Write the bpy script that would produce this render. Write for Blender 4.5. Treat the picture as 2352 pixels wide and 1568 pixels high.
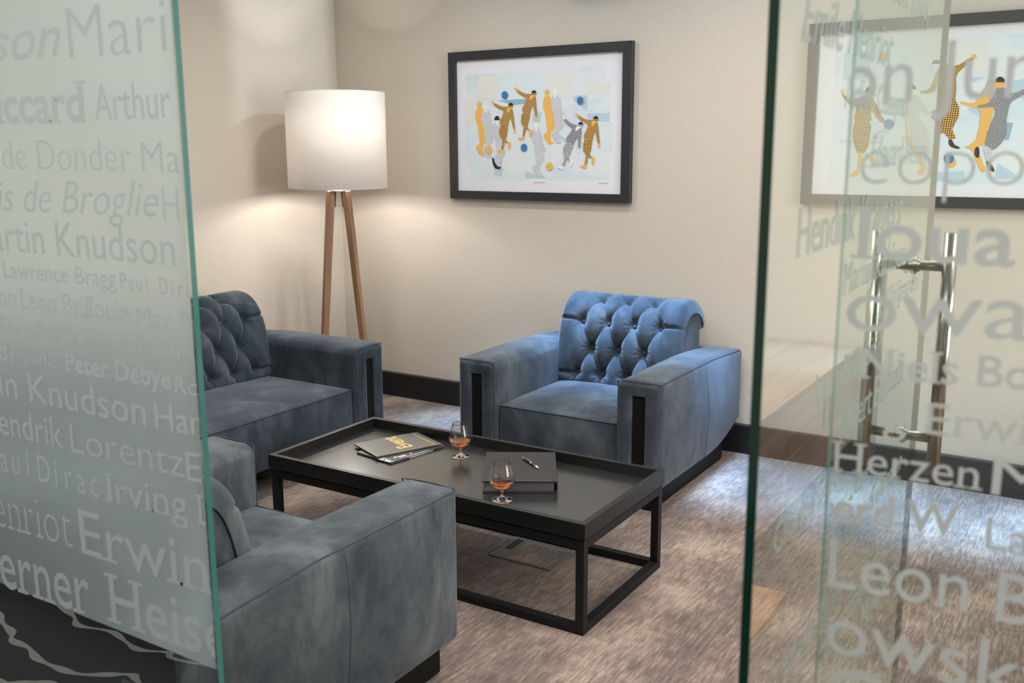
import bpy, bmesh, math, random
from mathutils import Vector, Matrix
from mathutils.geometry import tessellate_polygon
random.seed(7)
for _o in list(bpy.data.objects):
    bpy.data.objects.remove(_o)
COL = bpy.context.scene.collection
PI = math.pi

# ------------------------------------------------------------ camera
CAM = (4.264, -4.740, 1.560)
YAW, PITCH, ROLL, FPX = -0.5612, 0.1969, -0.0042, 2235.7
_F = Vector((math.sin(YAW) * math.cos(PITCH), math.cos(YAW) * math.cos(PITCH), -math.sin(PITCH)))
_R0 = Vector((math.cos(YAW), -math.sin(YAW), 0)); _U0 = _R0.cross(_F)
_R = _R0 * math.cos(ROLL) + _U0 * math.sin(ROLL)
_U = -_R0 * math.sin(ROLL) + _U0 * math.cos(ROLL)
cd = bpy.data.cameras.new('camera'); cam = bpy.data.objects.new('camera', cd); COL.objects.link(cam)
cam.matrix_world = Matrix((( _R.x, _U.x, -_F.x, CAM[0]), (_R.y, _U.y, -_F.y, CAM[1]), (_R.z, _U.z, -_F.z, CAM[2]), (0, 0, 0, 1)))
cd.sensor_fit = 'HORIZONTAL'; cd.sensor_width = 36.0; cd.lens = FPX / 2352 * 36
cd.clip_start = 0.02; cd.clip_end = 60
cd.dof.use_dof = True; cd.dof.focus_distance = 3.6; cd.dof.aperture_fstop = 4.8
sc = bpy.context.scene
sc.camera = cam

def onplane(px, py, axis, val):
    """survey helper: where the sight line of a photo pixel meets a plane of the room"""
    d = _F + _R * ((px - 1176) / FPX) - _U * ((py - 784) / FPX)
    t = (val - CAM[axis]) / d[axis]
    return Vector(CAM) + d * t

# ------------------------------------------------------------ world, exposure, large lights
w = bpy.data.worlds.new('world'); sc.world = w; w.use_nodes = True
w.node_tree.nodes['Background'].inputs[0].default_value = (0.75, 0.85, 1.0, 1)
w.node_tree.nodes['Background'].inputs[1].default_value = 0.25
sc.view_settings.view_transform = 'Standard'; sc.view_settings.look = 'None'
sc.view_settings.exposure = 0.0; sc.view_settings.gamma = 1.0
sc.view_settings.use_curve_mapping = False
try:
    sc.cycles.use_denoising = True
    sc.cycles.max_bounces = 14; sc.cycles.transparent_max_bounces = 24
    sc.cycles.transmission_bounces = 12; sc.cycles.sample_clamp_indirect = 6
    sc.cycles.caustics_refractive = False; sc.cycles.caustics_reflective = False
    sc.cycles.blur_glossy = 0.6
except Exception:
    pass

def area(name, loc, size, power, color, rot=(0, 0, 0), spread=180, shape='RECTANGLE'):
    l = bpy.data.lights.new(name, 'AREA'); l.shape = shape; l.size = size[0]
    if shape in ('RECTANGLE', 'ELLIPSE'): l.size_y = size[1]
    l.energy = power; l.color = color; l.spread = math.radians(spread)
    o = bpy.data.objects.new(name, l); o.location = loc; o.rotation_euler = rot; COL.objects.link(o)
    return o

CEIL = 2.70; XRW = 6.2
WARM = (1.0, 0.93, 0.83); NEUT = (1.0, 0.965, 0.92); COOL = (0.86, 0.95, 1.0); BLUE = (0.27, 0.56, 1.0)
YG = -3.63                      # glass partition plane
# round ceiling downlights of the lounge (fixtures are built below)
DOWN = [(1.25, -1.0), (1.25, -2.7), (2.7, -0.95), (2.9, -2.7), (4.7, -1.5), (4.9, -2.7)]
for x, y in DOWN:
    area('downlight_lamp', (x, y, CEIL - 0.012), (0.16, 0.16), 10.5, NEUT, spread=160, shape='DISK')
# cool linear slot light in the ceiling along the picture wall
area('slot_lamp', (3.3, -0.42, CEIL - 0.012), (4.6, 0.26), 44, BLUE, spread=24)
# corridor ceiling panels
area('corridor_lamp', (3.2, -5.0, CEIL - 0.012), (2.4, 1.2), 58, NEUT)
area('corridor_lamp', (0.6, -5.0, CEIL - 0.012), (2.0, 1.2), 45, NEUT)
# broad soft fill added under the lounge ceiling, without a fixture
area('ceiling_fill', (3.0, -2.1, CEIL - 0.012), (3.2, 1.2), 30, (1.0, 0.96, 0.90))
area('added_patch_light', (1.62, -0.45, 2.60), (0.012, 0.012), 6.5, (0.74, 0.91, 1.0), rot=(0, math.radians(-90), math.pi), spread=150)  # added light that lays a cool patch on the left wall
# soft side light added at the right-hand end of the lounge
area('added_side_light', (XRW - 0.02, -1.9, 1.55), (1.7, 1.5), 74, NEUT, rot=(0, math.radians(90), 0))

# ------------------------------------------------------------ materials
MATS = {}
def node(nt, t, **kw):
    n = nt.nodes.new(t)
    for k, v in kw.items(): setattr(n, k, v)
    return n
def base(name):
    m = bpy.data.materials.new(name); m.use_nodes = True
    nt = m.node_tree; b = nt.nodes['Principled BSDF']
    MATS[name] = m
    return m, nt, b
def plain(name, col, rough=0.5, metal=0.0, bump=0, bscale=200, **kw):
    m, nt, b = base(name)
    b.inputs['Base Color'].default_value = (*col, 1); b.inputs['Roughness'].default_value = rough
    b.inputs['Metallic'].default_value = metal
    for k, v in kw.items(): b.inputs[k].default_value = v
    tc = node(nt, 'ShaderNodeTexCoord'); n = node(nt, 'ShaderNodeTexNoise'); n.inputs['Scale'].default_value = bscale
    nt.links.new(tc.outputs['Object'], n.inputs['Vector'])
    if bump:
        bp = node(nt, 'ShaderNodeBump'); bp.inputs['Strength'].default_value = bump; bp.inputs['Distance'].default_value = 0.001
        nt.links.new(n.outputs['Fac'], bp.inputs['Height']); nt.links.new(bp.outputs['Normal'], b.inputs['Normal'])
    return m
def ramp(nt, stops):
    r = node(nt, 'ShaderNodeValToRGB'); e = r.color_ramp.elements
    while len(e) < len(stops): e.new(0.5)
    for i, (p, c) in enumerate(stops):
        e[i].position = p; e[i].color = (*c, 1)
    return r
def lin(r, g, b):
    f = lambda c: (c / 255 / 12.92) if c / 255 <= 0.04045 else ((c / 255 + 0.055) / 1.055) ** 2.4
    return (f(r), f(g), f(b))

def emit(name, col, s):
    m = bpy.data.materials.new(name); m.use_nodes = True; nt = m.node_tree
    for n in list(nt.nodes): nt.nodes.remove(n)
    out = node(nt, 'ShaderNodeOutputMaterial'); e = node(nt, 'ShaderNodeEmission'); e.inputs[0].default_value = (*col, 1); e.inputs[1].default_value = s
    nt.links.new(e.outputs[0], out.inputs[0]); return m
def velvet(name, dark, mid, light, sheen=0.6, seed=0.0):
    m, nt, b = base(name)
    tc = node(nt, 'ShaderNodeTexCoord')
    mp = node(nt, 'ShaderNodeMapping'); mp.inputs['Location'].default_value = (seed, seed * 1.7, 0); mp.inputs['Scale'].default_value = (1, 1, 0.55)
    nt.links.new(tc.outputs['Object'], mp.inputs['Vector'])
    n1 = node(nt, 'ShaderNodeTexNoise'); n1.inputs['Scale'].default_value = 5; n1.inputs['Detail'].default_value = 9; n1.inputs['Roughness'].default_value = 0.66; n1.inputs['Distortion'].default_value = 0.5
    nt.links.new(mp.outputs[0], n1.inputs['Vector'])
    r = ramp(nt, [(0.36, dark), (0.5, mid), (0.66, light)])
    nt.links.new(n1.outputs['Fac'], r.inputs[0]); nt.links.new(r.outputs[0], b.inputs['Base Color'])
    n2 = node(nt, 'ShaderNodeTexNoise'); n2.inputs['Scale'].default_value = 900; nt.links.new(tc.outputs['Object'], n2.inputs['Vector'])
    bp = node(nt, 'ShaderNodeBump'); bp.inputs['Strength'].default_value = 0.35; bp.inputs['Distance'].default_value = 0.0012
    nt.links.new(n2.outputs['Fac'], bp.inputs['Height']); nt.links.new(bp.outputs[0], b.inputs['Normal'])
    b.inputs['Roughness'].default_value = 0.85
    b.inputs['Sheen Weight'].default_value = sheen; b.inputs['Sheen Roughness'].default_value = 0.38
    b.inputs['Sheen Tint'].default_value = (0.82, 0.9, 1.0, 1)
    b.inputs['Specular IOR Level'].default_value = 0.25
    return m
VEL = velvet('slate_velvet', (0.024, 0.033, 0.047), (0.048, 0.062, 0.080), (0.098, 0.116, 0.138), sheen=0.4)
VELP = plain('seam_thread', (0.045, 0.058, 0.075), 0.8, bump=0.3, bscale=900)
VEL2 = velvet('slate_velvet_dark_nap', (0.016, 0.024, 0.037), (0.034, 0.048, 0.066), (0.080, 0.096, 0.118), sheen=0.35, seed=3.1)  # same velvet as the armchairs, its darker nap look put into the colour
VEL3 = velvet('grey_slate_velvet', (0.030, 0.040, 0.053), (0.066, 0.078, 0.090), (0.130, 0.145, 0.158), sheen=0.3, seed=5.3)
DARKF = plain('dark_back_panel', (0.02, 0.022, 0.026), 0.9)
BLACKW = plain('black_lacquered_wood', (0.005, 0.005, 0.0055), 0.55, bump=0.15, bscale=400, **{'Specular IOR Level': 0.2})
BLACKM = plain('black_powder_coat', (0.008, 0.009, 0.011), 0.5, bump=0.15, bscale=900, **{'Specular IOR Level': 0.3})
TRAYM = plain('black_satin_tray', (0.014, 0.0145, 0.015), 0.24, bump=0.05, bscale=700)
TRAYM.node_tree.nodes['Principled BSDF'].inputs['IOR'].default_value = 2.6
RIMM = plain('black_satin_rim', (0.008, 0.008, 0.0082), 0.38)
FRAMEB = plain('black_picture_moulding', (0.020, 0.020, 0.025), 0.4)
PAPER = plain('white_mat_paper', (0.74, 0.75, 0.80), 0.9)
CHROME = plain('brushed_steel', (0.36, 0.34, 0.31), 0.22, 1.0)
SILVER = plain('polished_silver', (0.8, 0.8, 0.8), 0.15, 1.0)
BLACKP = plain('black_pen_lacquer', (0.01, 0.01, 0.01), 0.2)
STEELG = plain('grey_metal_trim', (0.17, 0.19, 0.19), 0.45, 0.4)
LEATHER = plain('black_leather', (0.022, 0.021, 0.020), 0.42, bump=0.5, bscale=500)
PAGES = plain('grey_album_pages', (0.16, 0.145, 0.17), 0.8)
GREENE = plain('dim_lit_glass_edge', (0.0012, 0.026, 0.018), 0.12)  # dimly lit look of the glass edge put into its colour
TEALE = plain('bright_lit_glass_edge', (0.05, 0.21, 0.19), 0.15)  # same glass edge, its brighter lighting put into the colour
WHITEP = plain('white_paint', (0.84, 0.84, 0.82), 0.6)
BASEB = plain('black_baseboard', (0.008, 0.008, 0.010), 0.5)
BASET = plain('dark_grey_baseboard_cap', (0.05, 0.05, 0.055), 0.5)
GOLD = plain('gold_foil_ink', (0.62, 0.48, 0.14), 0.5)
WHITEI = plain('white_ink', (0.8, 0.8, 0.8), 0.5)
REDI = plain('red_ink', (0.5, 0.02, 0.02), 0.5)
MAGC = plain('grey_magazine_cover', (0.10, 0.095, 0.092), 0.3, IOR=1.9)
MAGC2 = plain('dark_magazine_cover', (0.06, 0.06, 0.064), 0.34)
MAGE = plain('magazine_page_edge', (0.045, 0.045, 0.045), 0.7)
CABLE = plain('white_braided_flex', (0.6, 0.6, 0.6), 0.6)

# wall covering: fine woven beige
def wallmat():
    m, nt, b = base('woven_beige_wallcovering')
    tc = node(nt, 'ShaderNodeTexCoord'); 
    n = node(nt, 'ShaderNodeTexNoise'); n.inputs['Scale'].default_value = 2.0; n.inputs['Detail'].default_value = 4
    mp = node(nt, 'ShaderNodeMapping'); mp.inputs['Scale'].default_value = (40, 40, 420)
    n2 = node(nt, 'ShaderNodeTexNoise'); n2.inputs['Scale'].default_value = 1.0; n2.inputs['Detail'].default_value = 3
    mp3 = node(nt, 'ShaderNodeMapping'); mp3.inputs['Scale'].default_value = (420, 420, 40)
    n3 = node(nt, 'ShaderNodeTexNoise'); n3.inputs['Scale'].default_value = 1.0; n3.inputs['Detail'].default_value = 3
    L = nt.links.new
    L(tc.outputs['Object'], n.inputs['Vector']); L(tc.outputs['Object'], mp.inputs[0]); L(mp.outputs[0], n2.inputs['Vector'])
    L(tc.outputs['Object'], mp3.inputs[0]); L(mp3.outputs[0], n3.inputs['Vector'])
    add = node(nt, 'ShaderNodeMath', operation='ADD'); L(n2.outputs['Fac'], add.inputs[0]); L(n3.outputs['Fac'], add.inputs[1])
    half = node(nt, 'ShaderNodeMath', operation='MULTIPLY'); L(add.outputs[0], half.inputs[0]); half.inputs[1].default_value = 0.5
    r = ramp(nt, [(0.3, (0.53, 0.475, 0.40)), (0.7, (0.64, 0.58, 0.495))])
    L(half.outputs[0], r.inputs[0]); L(r.outputs[0], b.inputs['Base Color'])
    bp = node(nt, 'ShaderNodeBump'); bp.inputs['Strength'].default_value = 0.3; bp.inputs['Distance'].default_value = 0.001
    L(half.outputs[0], bp.inputs['Height']); L(bp.outputs[0], b.inputs['Normal'])
    b.inputs['Roughness'].default_value = 0.8; b.inputs['Specular IOR Level'].default_value = 0.2
    return m
WALL = wallmat()

def carpetmat():
    m, nt, b = base('brown_streaked_carpet'); L = nt.links.new
    tc = node(nt, 'ShaderNodeTexCoord')
    def st(sx, sy, scale, det, rough=0.6, rot=0):
        mp = node(nt, 'ShaderNodeMapping'); mp.inputs['Scale'].default_value = (sx, sy, 1); mp.inputs['Rotation'].default_value = (0, 0, rot)
        L(tc.outputs['Object'], mp.inputs[0]); n = node(nt, 'ShaderNodeTexNoise'); n.inputs['Scale'].default_value = scale
        n.inputs['Detail'].default_value = det; n.inputs['Roughness'].default_value = rough; L(mp.outputs[0], n.inputs['Vector']); return n
    a = st(95, 11, 1, 6, 0.72)        # streaks along y
    c = st(3.2, 2.2, 1, 4)           # clouds
    d = st(300, 300, 1, 2)           # fibre
    e = st(9, 40, 1, 5, 0.7)         # cross streaks
    def mad(x, k, y):
        q = node(nt, 'ShaderNodeMath', operation='MULTIPLY_ADD'); L(x, q.inputs[0]); q.inputs[1].default_value = k
        if y is None: q.inputs[2].default_value = 0
        else: L(y, q.inputs[2])
        return q.outputs[0]
    s = mad(a.outputs['Fac'], 0.42, None); s = mad(c.outputs['Fac'], 0.36, s); s = mad(d.outputs['Fac'], 0.16, s); s = mad(e.outputs['Fac'], 0.09, s)
    r = ramp(nt, [(0.39, (0.075, 0.057, 0.056)), (0.5, (0.185, 0.140, 0.120)), (0.605, (0.41, 0.32, 0.26))])
    L(s, r.inputs[0]); L(r.outputs[0], b.inputs['Base Color'])
    bp = node(nt, 'ShaderNodeBump'); bp.inputs['Strength'].default_value = 0.6; bp.inputs['Distance'].default_value = 0.004
    L(s, bp.inputs['Height']); L(bp.outputs[0], b.inputs['Normal'])
    b.inputs['Roughness'].default_value = 0.95; b.inputs['Specular IOR Level'].default_value = 0.1
    b.inputs['Sheen Weight'].default_value = 0.15
    return m
CARPET = carpetmat()
def darkcarpet():
    m, nt, b = base('charcoal_corridor_carpet'); L = nt.links.new
    tc = node(nt, 'ShaderNodeTexCoord'); n = node(nt, 'ShaderNodeTexNoise'); n.inputs['Scale'].default_value = 90; n.inputs['Detail'].default_value = 5
    L(tc.outputs['Object'], n.inputs['Vector']); r = ramp(nt, [(0.3, (0.02, 0.02, 0.022)), (0.7, (0.05, 0.05, 0.055))])
    L(n.outputs['Fac'], r.inputs[0]); L(r.outputs[0], b.inputs['Base Color']); b.inputs['Roughness'].default_value = 0.95
    return m
DCARPET = darkcarpet()
LINEC = plain('pale_grey_carpet_yarn', (0.72, 0.70, 0.68), 0.95, bump=0.4, bscale=600)

def wood(name, c1, c2, axis=0, scale=1.0, rough=0.45):
    m, nt, b = base(name); L = nt.links.new
    tc = node(nt, 'ShaderNodeTexCoord'); mp = node(nt, 'ShaderNodeMapping')
    s = [28, 28, 28]; s[axis] = 1.6; mp.inputs['Scale'].default_value = [v * scale for v in s]
    L(tc.outputs['Object'], mp.inputs[0]); n = node(nt, 'ShaderNodeTexNoise'); n.inputs['Scale'].default_value = 1; n.inputs['Detail'].default_value = 6; n.inputs['Distortion'].default_value = 0.6
    L(mp.outputs[0], n.inputs['Vector']); r = ramp(nt, [(0.35, c1), (0.65, c2)]); L(n.outputs['Fac'], r.inputs[0]); L(r.outputs[0], b.inputs['Base Color'])
    b.inputs['Roughness'].default_value = rough
    return m
LEGW = wood('oiled_walnut_leg', (0.20, 0.105, 0.055), (0.34, 0.19, 0.105), axis=2)
OAKY = wood('pale_oak_veneer', (0.33, 0.19, 0.10), (0.50, 0.32, 0.19), axis=1)
DWOOD = wood('dark_brown_plinth_veneer', (0.05, 0.022, 0.012), (0.11, 0.05, 0.026), axis=1)
BENCHW = wood('warm_brown_bench_veneer', (0.30, 0.15, 0.065), (0.46, 0.25, 0.12), axis=1)

def clearglass(name, tint, f0=0.075):
    """thin architectural glass pane: Schlick mix of see-through and mirror"""
    m = bpy.data.materials.new(name); m.use_nodes = True; nt = m.node_tree; L = nt.links.new
    for n in list(nt.nodes): nt.nodes.remove(n)
    out = node(nt, 'ShaderNodeOutputMaterial'); mix = node(nt, 'ShaderNodeMixShader')
    tr = node(nt, 'ShaderNodeBsdfTransparent'); tr.inputs[0].default_value = (*tint, 1)
    gl = node(nt, 'ShaderNodeBsdfGlossy'); gl.inputs['Roughness'].default_value = 0.0; gl.inputs[0].default_value = (0.95, 1, 0.98, 1)
    lw = node(nt, 'ShaderNodeLayerWeight'); lw.inputs['Blend'].default_value = 0.5
    p = node(nt, 'ShaderNodeMath', operation='POWER'); L(lw.outputs['Facing'], p.inputs[0]); p.inputs[1].default_value = 4
    q = node(nt, 'ShaderNodeMath', operation='MULTIPLY_ADD'); L(p.outputs[0], q.inputs[0]); q.inputs[1].default_value = 1 - f0; q.inputs[2].default_value = f0
    L(q.outputs[0], mix.inputs[0]); L(tr.outputs[0], mix.inputs[1]); L(gl.outputs[0], mix.inputs[2]); L(mix.outputs[0], out.inputs[0])
    MATS[name] = m; return m
# panes are boxes with two large faces; each face carries half of the pane's reflection and tint
PANE = clearglass('clear_partition_glass', (0.88, 0.935, 0.915), 0.075)
INNER = clearglass('clear_partition_glass_inner', (0.985, 0.995, 0.99), 0.0)
for _n in list(INNER.node_tree.nodes):
    if _n.type == 'BSDF_TRANSPARENT': INNER.node_tree.links.new(_n.outputs[0], INNER.node_tree.nodes['Material Output'].inputs[0])

def film(name, dcol, wd, wt, wr, rough):
    """etched film: diffuse + translucent + rough see-through"""
    m = bpy.data.materials.new(name); m.use_nodes = True; nt = m.node_tree; L = nt.links.new
    for n in list(nt.nodes): nt.nodes.remove(n)
    out = node(nt, 'ShaderNodeOutputMaterial')
    d = node(nt, 'ShaderNodeBsdfDiffuse'); d.inputs[0].default_value = (*dcol, 1)
    t = node(nt, 'ShaderNodeBsdfTranslucent'); t.inputs[0].default_value = (*dcol, 1)
    r = node(nt, 'ShaderNodeBsdfRefraction'); r.inputs['Roughness'].default_value = rough; r.inputs['IOR'].default_value = 1.25
    r.inputs[0].default_value = (0.87, 0.945, 0.97, 1)
    m1 = node(nt, 'ShaderNodeMixShader'); m1.inputs[0].default_value = wt / (wt + wd); L(d.outputs[0], m1.inputs[1]); L(t.outputs[0], m1.inputs[2])
    m2 = node(nt, 'ShaderNodeMixShader'); m2.inputs[0].default_value = wr; L(m1.outputs[0], m2.inputs[1]); L(r.outputs[0], m2.inputs[2])
    L(m2.outputs[0], out.inputs[0]); MATS[name] = m; return m
FROST = film('frosted_film', (0.68, 0.77, 0.81), 0.35, 0.65, 0.72, 0.6)
ETCH = film('etched_lettering_film', (0.56, 0.62, 0.63), 0.62, 0.38, 0.22, 0.6)
ETCH2 = film('satin_lettering_film', (0.45, 0.46, 0.46), 0.6, 0.4, 0.12, 0.5)
ETCH3 = film('thin_lettering_film', (0.55, 0.62, 0.58), 0.5, 0.5, 0.5, 0.3)

def realglass(name, col, ior=1.45, rough=0.0):
    m, nt, b = base(name); b.inputs['Base Color'].default_value = (*col, 1); b.inputs['Roughness'].default_value = rough
    b.inputs['Transmission Weight'].default_value = 1.0; b.inputs['IOR'].default_value = ior
    return m
GLASS = realglass('clear_drinking_glass', (1, 1, 1))
BRANDY = realglass('amber_brandy', (0.70, 0.17, 0.004), 1.34)
def shade_mat():
    m = bpy.data.materials.new('white_linen_shade'); m.use_nodes = True; nt = m.node_tree; L = nt.links.new
    for n in list(nt.nodes): nt.nodes.remove(n)
    out = node(nt, 'ShaderNodeOutputMaterial'); d = node(nt, 'ShaderNodeBsdfDiffuse'); d.inputs[0].default_value = (0.9, 0.88, 0.85, 1)
    t = node(nt, 'ShaderNodeBsdfTranslucent'); t.inputs[0].default_value = (0.95, 0.90, 0.85, 1)
    mx = node(nt, 'ShaderNodeMixShader'); mx.inputs[0].default_value = 0.38
    L(d.outputs[0], mx.inputs[1]); L(t.outputs[0], mx.inputs[2]); L(mx.outputs[0], out.inputs[0]); MATS['shade'] = m; return m
SHADE = shade_mat()
LENS = emit('lit_lamp_lens', (1, 0.97, 0.92), 3.0)
BLENS = emit('lit_cool_lens', (0.45, 0.7, 1), 2.0)
BULB = emit('warm_bulb_glow', (1, 0.86, 0.7), 20.0)

# ------------------------------------------------------------ mesh helpers
def empty(name, loc, rz=0.0, label=None, cat=None, group=None):
    o = bpy.data.objects.new(name, None); COL.objects.link(o); o.location = loc; o.rotation_euler = (0, 0, rz)
    o.empty_display_size = 0.05
    if label: o['label'] = label
    if cat: o['category'] = cat
    if group: o['group'] = group
    return o
def mk(name, vs, fs, mat, parent=None, smooth=False, kind=None, autos=None):
    me = bpy.data.meshes.new(name); me.from_pydata([tuple(v) for v in vs], [], fs); me.update()
    o = bpy.data.objects.new(name, me); COL.objects.link(o)
    for m_ in (mat if isinstance(mat, (list, tuple)) else [mat]): me.materials.append(m_)
    if smooth:
        for p in me.polygons: p.use_smooth = True
    if parent is not None: o.parent = parent
    if kind: o['kind'] = kind
    return o
def bm_obj(name, bm, mat, parent=None, smooth=False, kind=None):
    me = bpy.data.meshes.new(name); bm.normal_update(); bm.to_mesh(me); bm.free()
    o = bpy.data.objects.new(name, me); COL.objects.link(o)
    for m_ in (mat if isinstance(mat, (list, tuple)) else [mat]): me.materials.append(m_)
    if smooth:
        for p in me.polygons: p.use_smooth = True
    if parent is not None: o.parent = parent
    if kind: o['kind'] = kind
    return o
def box_bm(bm, a, b, bev=0.0, mat=0):
    """axis box from corner a to corner b"""
    r = bmesh.ops.create_cube(bm, size=1.0)
    c = [(a[i] + b[i]) / 2 for i in range(3)]; s = [abs(b[i] - a[i]) for i in range(3)]
    for v in r['verts']: v.co = Vector((c[0] + v.co.x * s[0], c[1] + v.co.y * s[1], c[2] + v.co.z * s[2]))
    fs = set(f for v in r['verts'] for f in v.link_faces)
    for f in fs: f.material_index = mat
    if bev > 0:
        es = list(set(e for v in r['verts'] for e in v.link_edges))
        bmesh.ops.bevel(bm, geom=es, offset=bev, segments=2, affect='EDGES', profile=0.6)
def box(name, a, b, mat, parent=None, bev=0.0, kind=None):
    bm = bmesh.new(); box_bm(bm, a, b, bev); return bm_obj(name, bm, mat, parent, kind=kind)
def tube_bm(bm, pts, r, seg=8, closed=False, cap=True):
    rings = []; n = len(pts); P = [Vector(p) for p in pts]
    up = None
    for i in range(n):
        if closed: t = (P[(i + 1) % n] - P[i - 1])
        else: t = P[min(i + 1, n - 1)] - P[max(i - 1, 0)]
        t.normalize()
        if up is None:
            up = t.orthogonal().normalized()
        else:
            up = (up - t * up.dot(t));
            up = up.normalized() if up.length > 1e-6 else t.orthogonal().normalized()
        s = t.cross(up); rr = r(i / (n - 1)) if callable(r) else r
        rings.append([bm.verts.new(P[i] + (up * math.cos(a) + s * math.sin(a)) * rr) for a in [2 * PI * k / seg for k in range(seg)]])
    m_ = n if closed else n - 1
    for i in range(m_):
        A, B = rings[i], rings[(i + 1) % n]
        for k in range(seg): bm.faces.new((A[k], A[(k + 1) % seg], B[(k + 1) % seg], B[k]))
    if cap and not closed:
        bm.faces.new(rings[0][::-1]); bm.faces.new(rings[-1])
def tube(name, pts, r, mat, parent=None, seg=8, closed=False):
    bm = bmesh.new(); tube_bm(bm, pts, r, seg, closed)
    bmesh.ops.recalc_face_normals(bm, faces=bm.faces)
    return bm_obj(name, bm, mat, parent, smooth=True)
def lathe(name, prof, mat, parent=None, seg=48, loc=(0, 0, 0)):
    bm = bmesh.new(); rings = []
    for r, z in prof:
        if r < 1e-6: rings.append([bm.verts.new((loc[0], loc[1], z + loc[2]))])
        else: rings.append([bm.verts.new((loc[0] + r * math.cos(2 * PI * k / seg), loc[1] + r * math.sin(2 * PI * k / seg), z + loc[2])) for k in range(seg)])
    for A, B in zip(rings, rings[1:]):
        for k in range(seg):
            a = A[k % len(A)]; a2 = A[(k + 1) % len(A)]; b = B[k % len(B)]; b2 = B[(k + 1) % len(B)]
            q = []
            for v in (a, a2, b2, b):
                if v not in q: q.append(v)
            if len(q) > 2: bm.faces.new(q)
    bmesh.ops.recalc_face_normals(bm, faces=bm.faces)
    return bm_obj(name, bm, mat, parent, smooth=True)
def rcoords(h, r, n, extra=(), seg=5):
    """sample coordinates -h..h dense in the rounded border of radius r"""
    c = [-h + r - r * math.tan(math.radians(45 * k / seg)) for k in range(seg, 0, -1)]
    inner = [-(h - r) + 2 * (h - r) * k / n for k in range(n + 1)]
    c += inner + [-v for v in c[::-1]]
    c = [v for v in c if all(abs(v - e) > 1e-3 for e in extra)] + list(extra)
    return sorted(c)
def rbox(hx, hy, hz, r, n=(10, 10, 10), extra=((), (), ())):
    """rounded box as verts/faces, centred, with interior divisions for shaping"""
    H = (hx, hy, hz); C = [rcoords(H[i], r, n[i], extra[i]) for i in range(3)]
    vs = []; fs = []; key = {}
    def put(p):
        k = tuple(round(c, 6) for c in p)
        if k in key: return key[k]
        inner = [max(-(H[i] - r), min(H[i] - r, p[i])) for i in range(3)]
        d = Vector([p[i] - inner[i] for i in range(3)])
        q = Vector(inner) + d.normalized() * r if d.length > 1e-9 else Vector(p)
        key[k] = len(vs); vs.append(q); return key[k]
    for ax in range(3):
        u, v = (ax + 1) % 3, (ax + 2) % 3
        for sgn in (-1, 1):
            for i in range(len(C[u]) - 1):
                for j in range(len(C[v]) - 1):
                    q = []
                    for a, b in ((i, j), (i + 1, j), (i + 1, j + 1), (i, j + 1)):
                        p = [0, 0, 0]; p[ax] = sgn * H[ax]; p[u] = C[u][a]; p[v] = C[v][b]; q.append(put(p))
                    fs.append(tuple(q if sgn > 0 else q[::-1]))
    return vs, fs
def sm(a, b, x):
    t = max(0.0, min(1.0, (x - a) / (b - a))); return t * t * (3 - 2 * t)

# ------------------------------------------------------------ lettering
_fontcache = {}
def text_mesh(s, bold=0.0, mono=False, italic=False, serif=False):
    key = (s, bold, mono, italic, serif)
    if key in _fontcache: return _fontcache[key]
    cu = bpy.data.curves.new('t', 'FONT'); cu.size = 1.0; cu.offset = bold; cu.resolution_u = 3
    cu.fill_mode = 'FRONT'; cu.shear = 0.32 if italic else 0
    V = []; Fc = []; adv = 0
    chunks = [(s, 0)] if not mono else [(ch, i * 0.62) for i, ch in enumerate(s)]
    o = bpy.data.objects.new('t', cu); COL.objects.link(o)
    for ch, off in chunks:
        if ch == ' ': continue
        cu.body = ch; bpy.context.view_layer.update()
        dg = bpy.context.evaluated_depsgraph_get(); me = bpy.data.meshes.new_from_object(o.evaluated_get(dg))
        xs = [v.co.x for v in me.vertices]
        cx = off - ((min(xs) + max(xs)) / 2 - 0.31) * 0 if not mono else off + 0.31 - (min(xs) + max(xs)) / 2
        n0 = len(V); V += [(v.co.x + cx, v.co.y) for v in me.vertices]; Fc += [tuple(n0 + i for i in p.vertices) for p in me.polygons]
        if serif:
            cnt = {}
            for p in me.polygons:
                for e in p.edge_keys: cnt[e] = cnt.get(e, 0) + 1
            cap = max(v.co.y for v in me.vertices)
            bnd = [e for e, c_ in cnt.items() if c_ == 1]
            def stem(i, skip):
                for e in bnd:
                    if i in e and e != skip:
                        p, q = me.vertices[e[0]].co, me.vertices[e[1]].co
                        if abs(p.x - q.x) < 0.03 and abs(p.y - q.y) > 0.12: return True
                return False
            for e, c_ in cnt.items():
                if c_ != 1: continue
                a, b = me.vertices[e[0]].co, me.vertices[e[1]].co
                if abs(a.y - b.y) < 0.004 and 0.05 < abs(a.x - b.x) < 0.15 + 2 * bold and stem(e[0], e) and stem(e[1], e):
                    y = a.y
                    if abs(y + bold) < 0.006: dy = (y, y + 0.045)
                    elif 0.48 < y < 0.60 or y > 0.66: dy = (y - 0.045, y)
                    else: continue
                    x0, x1 = min(a.x, b.x), max(a.x, b.x)
                    l = 0.085 if y < 0.1 or y > 0.66 else 0.085; r_ = 0.085 if y < 0.1 or cap > 0.66 and y > 0.66 and s[:1].isupper() else 0.0
                    for xa, xb in ((x0 - l, x0), (x1, x1 + r_)):
                        if xb - xa < 0.01: continue
                        n0 = len(V); V += [(xa + cx, dy[0]), (xb + cx, dy[0]), (xb + cx, dy[1]), (xa + cx, dy[1])]
                        Fc.append((n0, n0 + 1, n0 + 2, n0 + 3))
        bpy.data.meshes.remove(me)
    bpy.data.objects.remove(o); bpy.data.curves.remove(cu)
    x0 = min(v[0] for v in V); x1 = max(v[0] for v in V)
    _fontcache[key] = (V, Fc, x0, x1); return _fontcache[key]
CAPH = 0.729
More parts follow.
